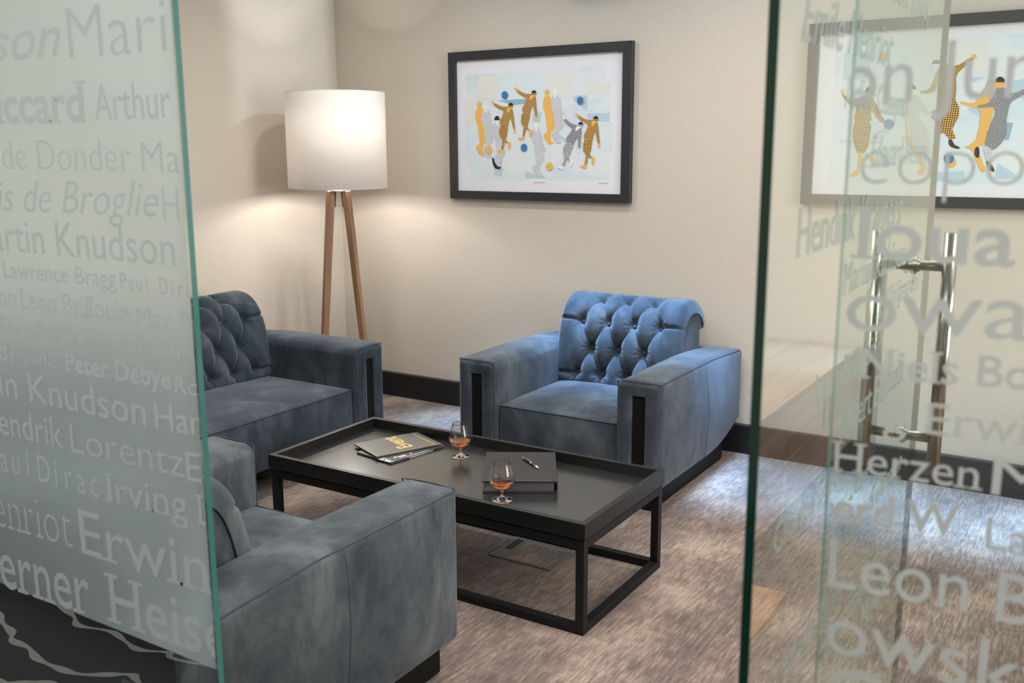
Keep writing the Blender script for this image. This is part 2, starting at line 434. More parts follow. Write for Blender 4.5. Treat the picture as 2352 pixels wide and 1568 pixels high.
def place_text(name, s, P0, P1, cap, up, mat, parent, clip=None, normal_off=(0, 0, 0), **kw):
    """write s with its baseline from P0 to P1 (world) and capital height cap"""
    V, Fc, x0, x1 = text_mesh(s, **kw)
    ax = (Vector(P1) - Vector(P0)) / (x1 - x0); up = Vector(up) * (cap / CAPH)
    vs = [Vector(P0) + ax * (x - x0) + up * y + Vector(normal_off) for x, y in V]
    o = mk(name, vs, Fc, mat, None)
    if clip is not None:
        bm = bmesh.new(); bm.from_mesh(o.data)
        for co, no in clip: bmesh.ops.bisect_plane(bm, geom=bm.verts[:] + bm.edges[:] + bm.faces[:], plane_co=co, plane_no=no, clear_outer=True)
        bm.to_mesh(o.data); bm.free()
    if parent is not None:
        o.parent = parent; o.matrix_parent_inverse = Matrix.Identity(4)
        M = Matrix.Translation(parent.location) @ parent.rotation_euler.to_matrix().to_4x4()
        o.data.transform(M.inverted())
    return o

# ============================================================ STRUCTURE
XR = 6.2
def S(name, a, b, mat, bev=0): return box(name, a, b, mat, kind='structure', bev=bev)
S('floor', (-0.1, YG, -0.06), (XR + 0.1, 0.1, 0), CARPET)
cf = S('floor_corridor', (-2.1, -6.8, -0.06), (8.1, YG, 0), DCARPET)
S('ceiling', (-0.1, YG, CEIL), (XR + 0.1, 0.1, CEIL + 0.08), WHITEP)
S('ceiling_corridor', (-2.1, -6.8, CEIL), (8.1, YG, CEIL + 0.08), WHITEP)
S('wall_back', (-0.1, 0, 0), (XR + 0.1, 0.1, CEIL), WALL)
S('wall_left', (-0.1, YG, 0), (0, 0, CEIL), WALL)
S('wall_right', (XR, YG, 0), (XR + 0.1, 0, CEIL), WALL)
S('wall_corridor', (-2.1, -6.8, 0), (8.1, -6.7, CEIL), WALL)
S('wall_corridor_left', (-2.2, -6.7, 0), (-2.1, YG + 0.1, CEIL), WALL)
S('wall_corridor_right', (8.1, -6.7, 0), (8.2, YG + 0.1, CEIL), WALL)
S('wall_lobby_left', (-2.1, YG, 0), (-0.1, YG + 0.1, CEIL), WALL)
S('wall_lobby_right', (XR + 0.1, YG, 0), (8.1, YG + 0.1, CEIL), WALL)
w3 = S('added_glow_panel', (XR - 0.012, -2.80, 0.76), (XR - 0.002, -1.00, 2.34), emit('added_panel_glow', (1.0, 0.97, 0.93), 1.6))  # unseen glowing panel added as a source of soft side light
for a, b in (((-2.86, 0.70), (-0.94, 0.76)), ((-2.86, 2.34), (-0.94, 2.40)), ((-2.86, 0.76), (-2.80, 2.34)), ((-1.00, 0.76), (-0.94, 2.34)), ((-1.92, 0.76), (-1.88, 2.34))):  # bars around the added glowing panel
    box('glow_panel_frame', (XR - 0.03, a[0], a[1]), (XR, b[0], b[1]), WHITEP, w3, 0.002)
def baseboard(name, a, b, cap_a, cap_b):
    o = S(name, a, b, BASEB, 0.001); c = box('baseboard_cap', cap_a, cap_b, BASET, o, 0.001); return o
baseboard('baseboard_back', (0.02, -0.018, 0), (XR, 0, 0.146), (0.02, -0.020, 0.146), (XR, 0, 0.156))
baseboard('baseboard_left', (0, YG + 0.02, 0), (0.018, -0.0, 0.146), (0, YG + 0.02, 0.146), (0.020, -0.0, 0.156))
baseboard('baseboard_right', (XR - 0.018, YG + 0.02, 0), (XR, -0.02, 0.146), (XR - 0.020, YG + 0.02, 0.146), (XR, -0.02, 0.156))

# pale lines woven into the corridor carpet (inlaid yarn, a part of the floor)
def ribbon(pts, wd):
    P = [Vector((x, y, 0)) for x, y in pts]; Q = []
    for i in range(len(P) - 1):
        p0, p1, p2, p3 = P[max(i - 1, 0)], P[i], P[i + 1], P[min(i + 2, len(P) - 1)]
        for k in range(6):
            t = k / 6; Q.append(0.5 * ((2 * p1) + (p2 - p0) * t + (2 * p0 - 5 * p1 + 4 * p2 - p3) * t * t + (3 * p1 - p0 - 3 * p2 + p3) * t ** 3))
    Q.append(P[-1]); vs = []; fs = []
    for i, q in enumerate(Q):
        t = (Q[min(i + 1, len(Q) - 1)] - Q[max(i - 1, 0)]); t.normalize(); n = Vector((-t.y, t.x, 0))
        h = wd * (0.8 + 0.3 * math.sin(i * 0.7)) / 2
        vs += [q + n * h + Vector((0, 0, 0.0015)), q - n * h + Vector((0, 0, 0.0015))]
    for i in range(len(Q) - 1): fs.append((2 * i, 2 * i + 1, 2 * i + 3, 2 * i + 2))
    return mk('carpet_line', vs, fs, LINEC, cf)
ribbon([(0.2, -4.55), (0.7, -4.40), (0.95, -4.24), (1.111, -4.212), (1.202, -4.179), (1.294, -4.157), (1.343, -4.127), (1.435, -4.126), (1.521, -4.101), (1.62, -4.101), (1.714, -4.113), (1.804, -4.165), (1.856, -4.194), (1.913, -4.178), (2.1, -4.13), (2.5, -4.2), (3.0, -4.05)], 0.026)
ribbon([(0.3, -4.75), (0.9, -4.5), (1.1, -4.38), (1.268, -4.351), (1.37, -4.331), (1.439, -4.301), (1.565, -4.332), (1.661, -4.316), (1.748, -4.304), (1.841, -4.341), (1.911, -4.328), (2.3, -4.42), (2.8, -4.38)], 0.022)
ribbon([(0.9, -3.85), (1.3, -3.93), (1.533, -3.963), (1.588, -3.975), (1.63, -4.01), (1.705, -4.039), (1.85, -4.0), (2.2, -3.95), (2.6, -3.85)], 0.022)
for k in range(5):
    y0 = -4.75 - 0.36 * k
    ribbon([(-1.0 + 0.45 * i, y0 + 0.10 * math.sin(i * 1.3 + k) + random.uniform(-.05, .05)) for i in range(9)], 0.024)

# ============================================================ GLASS PARTITION
def pane(name, a, b, edge, parent=None, kind='structure'):
    """box pane; the two large faces are clear, the narrow faces show the coloured edge of thick glass"""
    bm = bmesh.new(); box_bm(bm, a, b); thin = min(range(3), key=lambda i: abs(a[i] - b[i]))
    bm.normal_update()
    front = 1 if thin == 0 else -1           # all of the pane's mirror effect sits on one of its two faces
    for f in bm.faces: f.material_index = (0 if f.normal[thin] * front > 0 else 2) if abs(f.normal[thin]) > 0.5 else 1
    o = bm_obj(name, bm, [PANE, edge, INNER], parent, kind=kind); return o
GT = 0.006
XL = 2.925
left = pane('window_1', (0.0, YG - GT, 0.0), (XL, YG + GT, CEIL), TEALE)
left['label'] = 'fixed glass partition on the left, frosted and covered with names'
FZ = 0.615
bm = bmesh.new(); box_bm(bm, (0.01, YG - GT - 0.0014, FZ), (XL - 0.006, YG - GT - 0.0006, CEIL - 0.02))
mk_f = None
bm.free()
fr = mk('frosted_film', [(0.01, YG - GT - 0.001, FZ), (XL - 0.004, YG - GT - 0.001, FZ), (XL - 0.004, YG - GT - 0.001, CEIL - 0.02), (0.01, YG - GT - 0.001, CEIL - 0.02)], [(0, 1, 2, 3)], FROST, left)
fr['label'] = 'pale frosted film ending above a clear strip'
YT = YG - GT - 0.0025
def row(s, p0, p1, cap, parent=left, mat=None, plane=YT, edge=XL - 0.003, clipit=True, **kw):
    A = onplane(p0[0], p0[1], 1, plane); B = onplane(p1[0], p1[1], 1, plane)
    C = onplane(p0[0], p0[1] - cap, 1, plane); h = C.z - A.z
    B.z = A.z + (B.z - A.z)
    clip = [((edge, 0, 0), (1, 0, 0))] if clipit else None
    return place_text('lettering', s, A, B, h, (0, 0, 1), mat or ETCH, parent, clip=clip, **kw)
L1 = [
 ('Wilson', (-150, 154), (142, 127), 96, dict(italic=True)), ('Mari', (160, 136), (384, 118), 130, dict(serif=False, bold=-0.012)),
 ('Piccard', (-50, 282), (203, 278), 88, dict(bold=0.022, serif=True)), ('Arthur', (219, 276), (394, 271), 86, {}),
 ('de Donder', (8, 389), (303, 395), 73, dict(bold=-0.016)), ('Mar', (327, 395), (448, 398), 76, dict(bold=-0.012)),
 ('Louis de Broglie', (-100, 480), (366, 499), 74, dict(italic=True, bold=-0.008)), ('Hen', (376, 507), (480, 512), 84, dict(bold=-0.015)),
 ('Martin Knudson', (-60, 569), (403, 611), 76, {}), ('I', (434, 613), (442, 614), 70, {}),
 ('William Lawrence Bragg', (-111, 626), (268, 660), 38, {}), ('Paul Dirac', (278, 663), (462, 687), 40, dict(mono=True)),
 ('Richardson', (-140, 690), (37, 704), 44, {}), ('Leon Brillouin', (46, 706), (302, 739), 46, dict(serif=True)), ('Max Born', (311, 748), (520, 770), 48, dict(serif=True)),
 ('Paul Ehrenfest', (-60, 755), (139, 779), 40, {}), ('Erwin Schrödinger', (144, 785), (520, 838), 42, dict(serif=True, bold=-0.012)),
 ('Ralph Howard', (-200, 802), (18, 828), 40, {}), ('Fowle', (30, 832), (130, 846), 38, dict(bold=-0.012)), ('Peter Debye', (149, 852), (395, 893), 44, dict(serif=True, bold=0.025)), ('Rolf', (403, 904), (490, 914), 42, {}),
 ('Martin Knudson', (-119, 881), (337, 980), 62, {}), ('Hans', (358, 984), (500, 1009), 64, {}),
 ('Hendrik', (-36, 988), (146, 1030), 64, {}), ('Lorentz', (165, 1038), (425, 1098), 68, dict(bold=-0.01)), ('Eb', (430, 1103), (505, 1117), 70, dict(serif=True)),
 ('Paul', (-23, 1075), (69, 1097), 62, dict(mono=True)), ('Dirac', (90, 1106), (228, 1144), 64, dict(mono=True)), ('Irving', (243, 1150), (432, 1194), 68, dict(serif=True)), ('Lan', (452, 1203), (560, 1228), 72, dict(serif=True)),
 ('Henriot', (-62, 1192), (168, 1260), 98, dict(serif=True, bold=-0.018)), ('Erwin', (188, 1270), (494, 1369), 106, dict(serif=True)),
 ('Werner', (-85, 1313), (211, 1417), 112, dict(serif=True, bold=0.004)), ('Heisenberg', (248, 1424), (890, 1655), 114, dict(serif=True, bold=0.004)),
]
for s, p0, p1, cap, kw in L1: row(s, p0, p1, cap, **kw)

# fixed pane right of the doorway
XF = 4.0
right = pane('window_2', (XF, YG - GT, 0), (XR, YG + GT, CEIL), TEALE)
right['label'] = 'fixed clear glass pane on the right with large blurred lettering'
R1 = [
 ('on Jung', (1930, 243), (2480, 214), 139, {}),
 ('eopol', (1973, 424), (2390, 430), 128, dict(bold=-0.02)),
 ('loua', (1952, 590), (2330, 613), 122, dict(serif=True, bold=0.012)),
 ('owa', (1941, 757), (2365, 783), 132, {}),
 ('Niels Bohr', (1968, 866), (2490, 905), 72, dict(serif=True, bold=0.01)),
 ('g Erwin', (2028, 985), (2440, 1032), 76, dict(serif=True)),
 ('Herzen', (1906, 1077), (2256, 1127), 72, dict(serif=True)), ('M', (2276, 1134), (2410, 1154), 92, {}),
 ('erd W', (1915, 1195), (2200, 1233), 72, dict(bold=0.02)), ('Lan', (2262, 1258), (2420, 1290), 78, {}),
 ('Leon', (1901, 1345), (2220, 1406), 118, {}), ('Bri', (2285, 1424), (2500, 1465), 122, dict(serif=True)),
 ('owsky', (1895, 1492), (2440, 1640), 124, {}),
 ('Curie', (1885, 1650), (2400, 1800), 140, {}),
]
for s, p0, p1, cap, kw in R1: row(s, p0, p1, cap, parent=right, mat=ETCH2, edge=XR - 0.01, **kw)
# hide lettering beyond the pane edge
for o in right.children:
    bm = bmesh.new(); bm.from_mesh(o.data)
    bmesh.ops.bisect_plane(bm, geom=bm.verts[:] + bm.edges[:] + bm.faces[:], plane_co=(XF + 0.002, 0, 0), plane_no=(-1, 0, 0), clear_outer=True)
    bm.to_mesh(o.data); bm.free()

# open glass door leaf, at right angles to the partition
XD = 3.93; Y0 = -3.690; Y1 = -2.622
door = pane('door_1', (XD - GT, Y0, 0.008), (XD + GT, Y1, CEIL - 0.02), GREENE)
door['label'] = 'clear glass door leaf standing open into the room'
names = ['Max Planck', 'Auguste Piccard', 'Ernest Solvay', 'Emile Henriot', 'Arthur Compton', 'Edouard Herzen', 'Hendrik Kramers', 'Martin Knudson',
         'Wolfgang Pauli', 'Leon Brillouin', 'Albert Einstein', 'Charles Guye', 'Peter Debye', 'Owen Richardson', 'Niels Bohr', 'Irving Langmuir', 'Marie Curie', 'Paul Langevin', 'Max Born', 'Theophile de Donder']
zz = 2.02; k = 0
caps = [0.82 * c for c in [0.085, 0.05, 0.06, 0.075, 0.055, 0.062, 0.078, 0.06, 0.05, 0.058, 0.07, 0.05, 0.045, 0.055, 0.07, 0.05, 0.06, 0.075, 0.05, 0.06]]
for nm, ch in zip(names, caps):
    zz -= ch * 1.55
    if zz < 0.25: break
    serif = k % 3 == 1; V, Fc, a0, a1 = text_mesh(nm, serif=serif, italic=(k % 5 == 3))
    wd = min((a1 - a0) * ch / CAPH, 0.98)
    y0 = Y0 + 0.03 + (0.98 - wd) * ((k * 0.37) % 1)
    # written to be read from the corridor face of the leaf, mirrored seen from the room
    place_text('lettering', nm, (XD + GT + 0.001, y0, zz), (XD + GT + 0.001, y0 + wd, zz), ch, (0, 0, 1), ETCH3, door, serif=serif, italic=(k % 5 == 3)); k += 1
# pull handle, both sides of the leaf
YH = -2.795
hnd = []
bm = bmesh.new()
for sx in (-0.064, 0.066): tube_bm(bm, [(XD + sx, YH, 0.938), (XD + sx, YH, 1.403)], 0.0125, 24)
for z in (1.340, 1.010): tube_bm(bm, [(XD - 0.064, YH, z), (XD + 0.066, YH, z)], 0.0095, 20)
bmesh.ops.recalc_face_normals(bm, faces=bm.faces)
ho = bm_obj('door_handle', bm, CHROME, door, smooth=False); ho['label'] = 'brushed steel pull bars on both sides of the glass'
for p in ho.data.polygons: p.use_smooth = len(p.vertices) == 4
for z in (1.340, 1.010):
    bm = bmesh.new()
    for s in (-1, 1):
        tube_bm(bm, [(XD + s * (GT + 0.0005), YH, z), (XD + s * (GT + 0.005), YH, z)], 0.0165, 24)
        tube_bm(bm, [(XD + s * (GT + 0.005), YH, z), (XD + s * (GT + 0.010), YH, z)], 0.0125, 24)
    bmesh.ops.recalc_face_normals(bm, faces=bm.faces); bm_obj('rosette', bm, CHROME, ho)

# ============================================================ SEATING
PROF = [(0.135, 0.365), (0.142, 0.45), (0.158, 0.55), (0.182, 0.65), (0.212, 0.715), (0.255, 0.752), (0.31, 0.762), (0.365, 0.752), (0.412, 0.725), (0.437, 0.69), (0.436, 0.665)]
def profsample(n):
    P = [Vector((0, y, z)) for y, z in PROF]; D = [0]
    out = []
    Q = []
    for i in range(len(P) - 1):
        p0, p1, p2, p3 = P[max(i - 1, 0)], P[i], P[i + 1], P[min(i + 2, len(P) - 1)]
        for k in range(10):
            t = k / 10; Q.append(0.5 * ((2 * p1) + (p2 - p0) * t + (2 * p0 - 5 * p1 + 4 * p2 - p3) * t * t + (3 * p1 - p0 - 3 * p2 + p3) * t ** 3))
    Q.append(P[-1]); D = [0]
    for a, b in zip(Q, Q[1:]): D.append(D[-1] + (b - a).length)
    L_ = D[-1]; j = 0
    for i in range(n + 1):
        s = L_ * i / n
        while j < len(D) - 2 and D[j + 1] < s: j += 1
        t = (s - D[j]) / (D[j + 1] - D[j]); p = Q[j].lerp(Q[j + 1], t)
        tg = (Q[min(j + 2, len(Q) - 1)] - Q[max(j - 1, 0)]).normalized()
        out.append((s, p, Vector((0, -tg.z, tg.y))))
    return out, L_
def tufted_back(W, parent, VEL, du=0.144, rows=(0.062, 0.193, 0.324, 0.455)):
    """buttoned back cushion, W wide, following the rolled profile; returns mesh + button positions"""
    dv = rows[1] - rows[0]; nb = int(round(W / du)) - 1          # buttons in the long rows
    if nb % 2: pass
    off = 0.5 if nb % 2 == 0 else 0.0
    smax = (nb - 1) / 2 * du
    nu = int(W / 0.0055); prof, Lp = profsample(118)
    hw = W / 2
    def height(u, s):
        t = (s - rows[0]) / dv; su = u / du + off
        # fold lattice: buttons at integer su on even rows, half-integer on odd rows
        p = su + t / 2; q = su - t / 2
        fp = abs(math.sin(PI * p)); fq = abs(math.sin(PI * q))
        inside = sm(-0.12, 0.05, t) * (1 - sm(2.95, 3.12, t)) * (1 - sm(smax - 0.01, smax + 0.03, abs(u)))
        fold = (min(fp, 1) ** 0.42) * (min(fq, 1) ** 0.42)
        h = 1 - inside * (1 - fold) * 0.80
        # straight pleats outside the lattice
        if abs(u) > smax - 0.02:
            wgt = sm(smax - 0.02, smax + 0.01, abs(u)) * (1 - sm(hw - 0.05, hw - 0.0, abs(u)) * 0.5)
            for rr in (rows[0], rows[2]): h -= 0.38 * wgt * math.exp(-((s - rr) / 0.006) ** 2)
        if t < 0.05:
            f = abs(math.sin(PI * su)); h -= 0.40 * (1 - sm(-0.05, 0.05, t)) * math.exp(-(f / 0.10) ** 2) * (abs(u) < smax + 0.03)
        if t > 2.95:
            f = abs(math.cos(PI * su)); h -= 0.42 * sm(2.95, 3.1, t) * math.exp(-(f / 0.09) ** 2) * (abs(u) < smax + 0.03)
        # button wells
        for r_i, rr in enumerate(rows):
            ph = 0 if r_i % 2 == 0 else 0.5
            k0 = round(su - ph) + ph; ub = (k0 - off) * du; kx = k0 * 1.9
            if abs(ub) <= smax + 1e-3 and not (r_i % 2 and abs(ub) > smax - 0.02):
                d2 = ((u - ub) ** 2 + (s - rr) ** 2)
                h -= 0.60 * math.exp(-d2 / 0.018 ** 2) + 0.28 * math.exp(-d2 / 0.045 ** 2)
                dd_ = math.sqrt(d2)
                h += 0.075 * math.sin(11 * math.atan2(s - rr, u - ub) + r_i * 2 + kx) * math.exp(-((dd_ - 0.026) / 0.014) ** 2)
        # radiating wrinkles near wells come from the fold field; fine creases:
        h += 0.020 * math.sin(u * 160 + 9 * math.sin(s * 30)) * (1 - fold) * inside
        return h
    vs = []; fs = []; n1 = nu + 1
    for (s, p, nrm) in prof:
        for i in range(n1):
            u = -hw + W * i / nu
            ed = min(1.0, (hw - abs(u)) / 0.035); ed = math.sqrt(max(0.0, 1 - (1 - ed) ** 2))
            eb = min(1.0, (s) / 0.03, (Lp - s) / 0.02); eb = math.sqrt(max(0.0, 1 - (1 - max(eb, 0)) ** 2))
            amp = 0.056
            d = -0.010 + (amp * max(height(u, s), -0.1) + 0.010) * ed * eb
            vs.append((u, p.y + nrm.y * d, p.z + nrm.z * d))
    for j in range(len(prof) - 1):
        for i in range(nu):
            a = j * n1 + i; fs.append((a, a + 1, a + n1 + 1, a + n1))
    o = mk('tufted_backrest', vs, fs, VEL, parent, smooth=True)
    # fabric-covered buttons
    for r_i, rr in enumerate(rows):
        ph = 0 if r_i % 2 == 0 else 0.5; k = -20
        j = min(range(len(prof)), key=lambda q: abs(prof[q][0] - rr)); _, p, nrm = prof[j]
        for kk in range(-30, 31):
            ub = (kk + ph - off) * du
            if abs(ub) <= smax + 1e-3 and not (r_i % 2 and abs(ub) > smax - 0.02):
                bmn = bmesh.new(); bmesh.ops.create_uvsphere(bmn, u_segments=12, v_segments=6, radius=0.0095)
                c = p + nrm * (0.0085 + 0.056 * max(height(ub, rr), -0.1) * 1.0)
                for v in bmn.verts:
                    q = Vector((v.co.x, 0, 0)) + Vector((0, -nrm.z, nrm.y)) * v.co.y + nrm * v.co.z * 0.5
                    v.co = q + Vector((ub, c.y - nrm.y * 0.004, c.z - nrm.z * 0.004))
                bm_obj('button', bmn, VEL, o, smooth=True)
    return o
def make_seat_unit(name, W, loc, rz, label, cat, group=None, VEL=None):
    """W wide; faces local -y; depth 1.0"""
    root = empty(name, loc, rz, label, cat, group)
    AW = 0.212; hd = 0.5; zt = 0.585; zb = 0.108
    for sx in (-1, 1):
        hz = (zt - zb) / 2; cz = (zt + zb) / 2
        gx = 0.029; xs = (-gx - 0.004, -gx, gx, gx + 0.004); zs = (0.512 - cz, 0.518 - cz)
        vs, fs = rbox(AW / 2, hd, hz, 0.026, (8, 26, 12), (xs, (), zs))
        out = []
        for v in vs:
            x, y, z = v; X = x * sx
            fy = (y + hd)
            # crowned top, bulging outer side, bottom rising towards the rear
            ty = y / hd; tz = z / hz; tx = x / (AW / 2)
            dz = 0; dx = 0; dy = 0
            if tz > 0: dz += 0.010 * (1 - tx * tx) * tz * (1 - ty ** 4) - 0.022 * sm(0.1, 1, ty) * tz - 0.020 * max(0.0, (-sx * tx - 0.45) / 0.55) ** 2 * max(0.0, (tz - 0.6) / 0.4)
            if tz < 0: dz += 0.10 * max(0.0, (ty - 0.1) / 0.9) ** 2.2 * (-tz)
            out_side = sx * tx            # +1 outside face
            if out_side > 0: dx += sx * 0.020 * out_side * (1 - ty ** 2) * (1 - tz ** 2)
            else: dx -= sx * 0.008 * (-out_side) * (1 - ty ** 2) * (1 - tz ** 2)
            # groove on the front face
            if y < -hd + 0.03:
                if abs(x) <= gx + 1e-4 and z <= zs[0] + 1e-4: dy += 0.030
                elif z < zs[1] + 0.08:
                    dy -= 0.006 * math.sin(PI * min(1, max(0, (abs(x) - gx) / (AW / 2 - gx)))) if abs(x) > gx else 0
                if z > zs[1] - 1e-4: dy -= 0.006 * math.sin(PI * min(1, (z - zs[1]) / (hz - zs[1]))) * (1 - tx * tx)
            if y > hd - 0.03: dy += 0.015 * (1 - tz * tz)
            out.append((x + dx + sx * (W / 2 - AW / 2), y + dy, z + dz + cz))
        arm = mk('armrest', out, fs, VEL, root, smooth=True)
        cx = sx * (W / 2 - AW / 2)
        strip = box('inset_strip', (cx - gx + 0.001, -hd + 0.006, zb + 0.01), (cx + gx - 0.001, -hd + 0.028, 0.510), BLACKW, arm); strip['label'] = 'black wooden strip'
        # piping: top outer edge, front top edge, mid vertical seam on the outer side
        xo = sx * (W / 2 - 0.006); xi = sx * (W / 2 - AW + 0.008)
        pts = [(xo, -hd + 0.006 + k * 0.988 / 24, zt - 0.0065 - 0.022 * sm(0.1, 1, (-hd + k / 24) / hd)) for k in range(25)]
        tube('piping', pts, 0.0027, VELP, arm, 6)
        pts = [(xo + (xi - xo) * k / 8, -hd + 0.004 - 0.003 * math.sin(PI * k / 8), zt - 0.006 + 0.004 * math.sin(PI * k / 8)) for k in range(9)]
        pts += [(xi, -hd + 0.003, zt - 0.02 - k * 0.1) for k in range(1, 5)]
        tube('piping', pts, 0.0024, VELP, arm, 6)
        pts = []
        for k in range(15):
            z = 0.568 - k * 0.455 / 14; tz = (z - cz) / hz
            pts.append((sx * (W / 2 + 0.020 * (1 - tz * tz) * (1 - 0.0) - 0.0005), -0.005 + 0.02 * sm(0, 1, (0.568 - z) / 0.45), z))
        tube('piping', pts, 0.0024, VELP, arm, 6)
    # seat cushion
    sw = (W - 2 * AW) / 2 - 0.004
    z0, z1 = 0.125, 0.378; hz = (z1 - z0) / 2; cz = (z0 + z1) / 2
    vs, fs = rbox(sw, 0.31, hz, 0.014, (24, 20, 6))
    out = []
    for x, y, z in vs:
        tx, ty, tz = x / sw, y / 0.31, z / hz
        dz = 0.034 * (1 - abs(tx) ** 3.2) * (1 - abs(ty) ** 3) * (tz > 0) * tz
        dy = -0.012 * (1 - tz * tz) * (1 - tx ** 4) if ty < -0.9 else 0
        out.append((x, y - 0.165 + dy, z + cz + dz))
    seat = mk('seat_cushion', out, fs, VEL, root, smooth=True)
    tube('piping', [(-sw + 0.003 + 2 * (sw - 0.003) * k / 20, -0.4755 - 0.0005, z1 - 0.003) for k in range(21)], 0.0028, VELP, seat, 6)
    # back body (prism following the profile) with side panels
    bw = W / 2 - AW - 0.004 + 0.026
    pr = [(0.150, 0.30)] + [(y + 0.005, z - 0.006) for y, z in PROF[1:]] + [(0.400, 0.655), (0.405, 0.20), (0.15, 0.14)]
    for sx_ in (0,):
        bm = bmesh.new(); n = len(pr)
        A = [bm.verts.new((-bw, y, z)) for y, z in pr]; B = [bm.verts.new((bw, y, z)) for y, z in pr]
        bm.faces.new(A); bm.faces.new(B[::-1])
        for i in range(n): bm.faces.new((A[i], B[i], B[(i + 1) % n], A[(i + 1) % n]))
        bmesh.ops.recalc_face_normals(bm, faces=bm.faces)
        body = bm_obj('back_body', bm, VEL, root)
    for sx in (-1, 1):
        tube('piping', [(sx * (bw + 0.002), y + 0.004, z - 0.004) for y, z in PROF[2:]], 0.0034, VEL, body, 6)
    box('rear_deck', (-W / 2 + AW + 0.002, 0.40, 0.14), (W / 2 - AW - 0.002, 0.498, 0.552), VEL, root, 0.006)
    box('back_panel', (-W / 2 + 0.006, 0.499, 0.20), (W / 2 - 0.006, 0.513, 0.545), DARKF, root, 0.004)  # dark panel across the full rear width, arms included
    tufted_back(2 * bw + 0.012, root, VEL)
    # under-frame and skids
    box('underframe', (-W / 2 + 0.10, -0.40, 0.085), (W / 2 - 0.10, 0.40, 0.13), BLACKW, root, 0.003)
    for sx in (-1, 1):
        x = sx * (W / 2 - 0.075)
        bm = bmesh.new(); box_bm(bm, (x - 0.028, -0.46, 0.004), (x + 0.028, 0.40, 0.10), 0.006)
        for v in bm.verts:
            if v.co.y < -0.4 and v.co.z < 0.03: v.co.z += 0.0
        bm_obj('skid_foot', bm, BLACKW, root)
    for sx in (-1, 1):
        x = sx * (W / 2 - 0.075)
        box('glide', (x - 0.02, -0.44, 0), (x + 0.02, -0.36, 0.006), BLACKW, root); box('glide', (x - 0.02, 0.28, 0), (x + 0.02, 0.36, 0.006), BLACKW, root)
    return root
CW = 1.045
make_seat_unit('armchair', CW, (2.168, -0.56, 0), 0, 'blue-grey velvet armchair with buttoned back against the picture wall, behind the coffee table', 'armchair', 'velvet armchairs', VEL)
make_seat_unit('armchair', CW, (2.168, -3.035, 0), PI, 'grey velvet armchair in the foreground turned away, half behind the frosted glass', 'armchair', 'velvet armchairs', VEL3)
make_seat_unit('sofa', 2.05, (0.60, -1.975, 0), PI / 2, 'blue-grey velvet sofa with buttoned back in front of the floor lamp', 'sofa', None, VEL2)

# ============================================================ COFFEE TABLE
TX, TY, TH = 2.211, -1.8405, 0.3865
tb = empty('coffee_table', (TX, TY, 0), 0.0035, 'low black coffee table with raised tray rim and open tube frame', 'table')
hx, hy = 0.698, 0.3185
tz0 = TH - 0.054; RW = 0.022
def rim(a, b): return box('tray_rim', a, b, RIMM, tb, 0.0012)
rim((-hx, -hy, tz0), (hx, -hy + RW, TH)); rim((-hx, hy - RW, tz0), (hx, hy, TH))
rim((-hx, -hy + RW, tz0), (-hx + RW, hy - RW, TH)); rim((hx - RW, -hy + RW, tz0), (hx, hy - RW, TH))
TRZ = TH - 0.041
tp = box('tray_top', (-hx + RW, -hy + RW, tz0 + 0.004), (hx - RW, hy - RW, TRZ), TRAYM, tb); tp['label'] = 'satin black tray surface'
fx, fy, T = hx - 0.006, hy - 0.006, 0.030
ftop = tz0 - 0.007
for sx in (-1, 1):
    for sy in (-1, 1):
        box('leg', (sx * fx, sy * fy, 0.0), (sx * (fx - T), sy * (fy - T), ftop), BLACKM, tb, 0.0015)
for sy in (-1, 1):
    box('top_rail', (-fx + T, sy * fy, ftop - T), (fx - T, sy * (fy - T), ftop), BLACKM, tb, 0.0015)
    box('bottom_rail', (-fx + T, sy * fy, 0.0), (fx - T, sy * (fy - T), T), BLACKM, tb, 0.0015)
for sx in (-1, 1):
    box('top_rail', (sx * fx, -fy + T, ftop - T), (sx * (fx - T), fy - T, ftop), BLACKM, tb, 0.0015)
    box('bottom_rail', (sx * fx, -fy + T, 0.0), (sx * (fx - T), fy - T, T), BLACKM, tb, 0.0015)
box('spacer', (-hx + 0.05, -hy + 0.05, ftop), (hx - 0.05, hy - 0.05, tz0 + 0.004), BLACKM, tb)

# ---------------------------------------------------- things on the table
def snifter(x, y, label, rz=0):
    root = empty('brandy_glass', (x, y, TRZ + 0.0004), rz, label, 'glass', 'brandy glasses on the coffee table')
    t = 0.0012
    outer = [(0, 0.0), (0.034, 0.0), (0.0365, 0.0014), (0.036, 0.0028), (0.026, 0.0055), (0.012, 0.0095), (0.0058, 0.015), (0.0044, 0.022), (0.0044, 0.030), (0.0062, 0.0355), (0.014, 0.0385), (0.027, 0.0455), (0.0385, 0.0565), (0.0445, 0.069), (0.0455, 0.079), (0.0435, 0.093), (0.0390, 0.109), (0.0340, 0.124), (0.0302, 0.1365), (0.0298, 0.1385)]
    inner = [(0.0290, 0.1385), (0.0289, 0.1365), (0.0328, 0.124), (0.0378, 0.109), (0.0423, 0.093), (0.0443, 0.079), (0.0433, 0.069), (0.0373, 0.0572), (0.0260, 0.0470), (0.0130, 0.0405), (0, 0.0390)]
    lathe('glass_bowl', outer + inner, GLASS, root, 56)
    lz = 0.0690
    liq = [(0, 0.0391), (0.0131, 0.0406), (0.0261, 0.0471), (0.0374, 0.0573), (0.0434, lz), (0.040, lz - 0.0004), (0, lz - 0.0004)]
    o = lathe('brandy', [(r * 0.996, z + 0.0001) for r, z in liq], BRANDY, root, 56); o['label'] = 'amber brandy'
    return root
snifter(2.101, -1.690, 'brandy glass nearer the magazines, further from the camera')
snifter(2.508, -2.015, 'brandy glass at the near rim of the table, in front of the black folder')

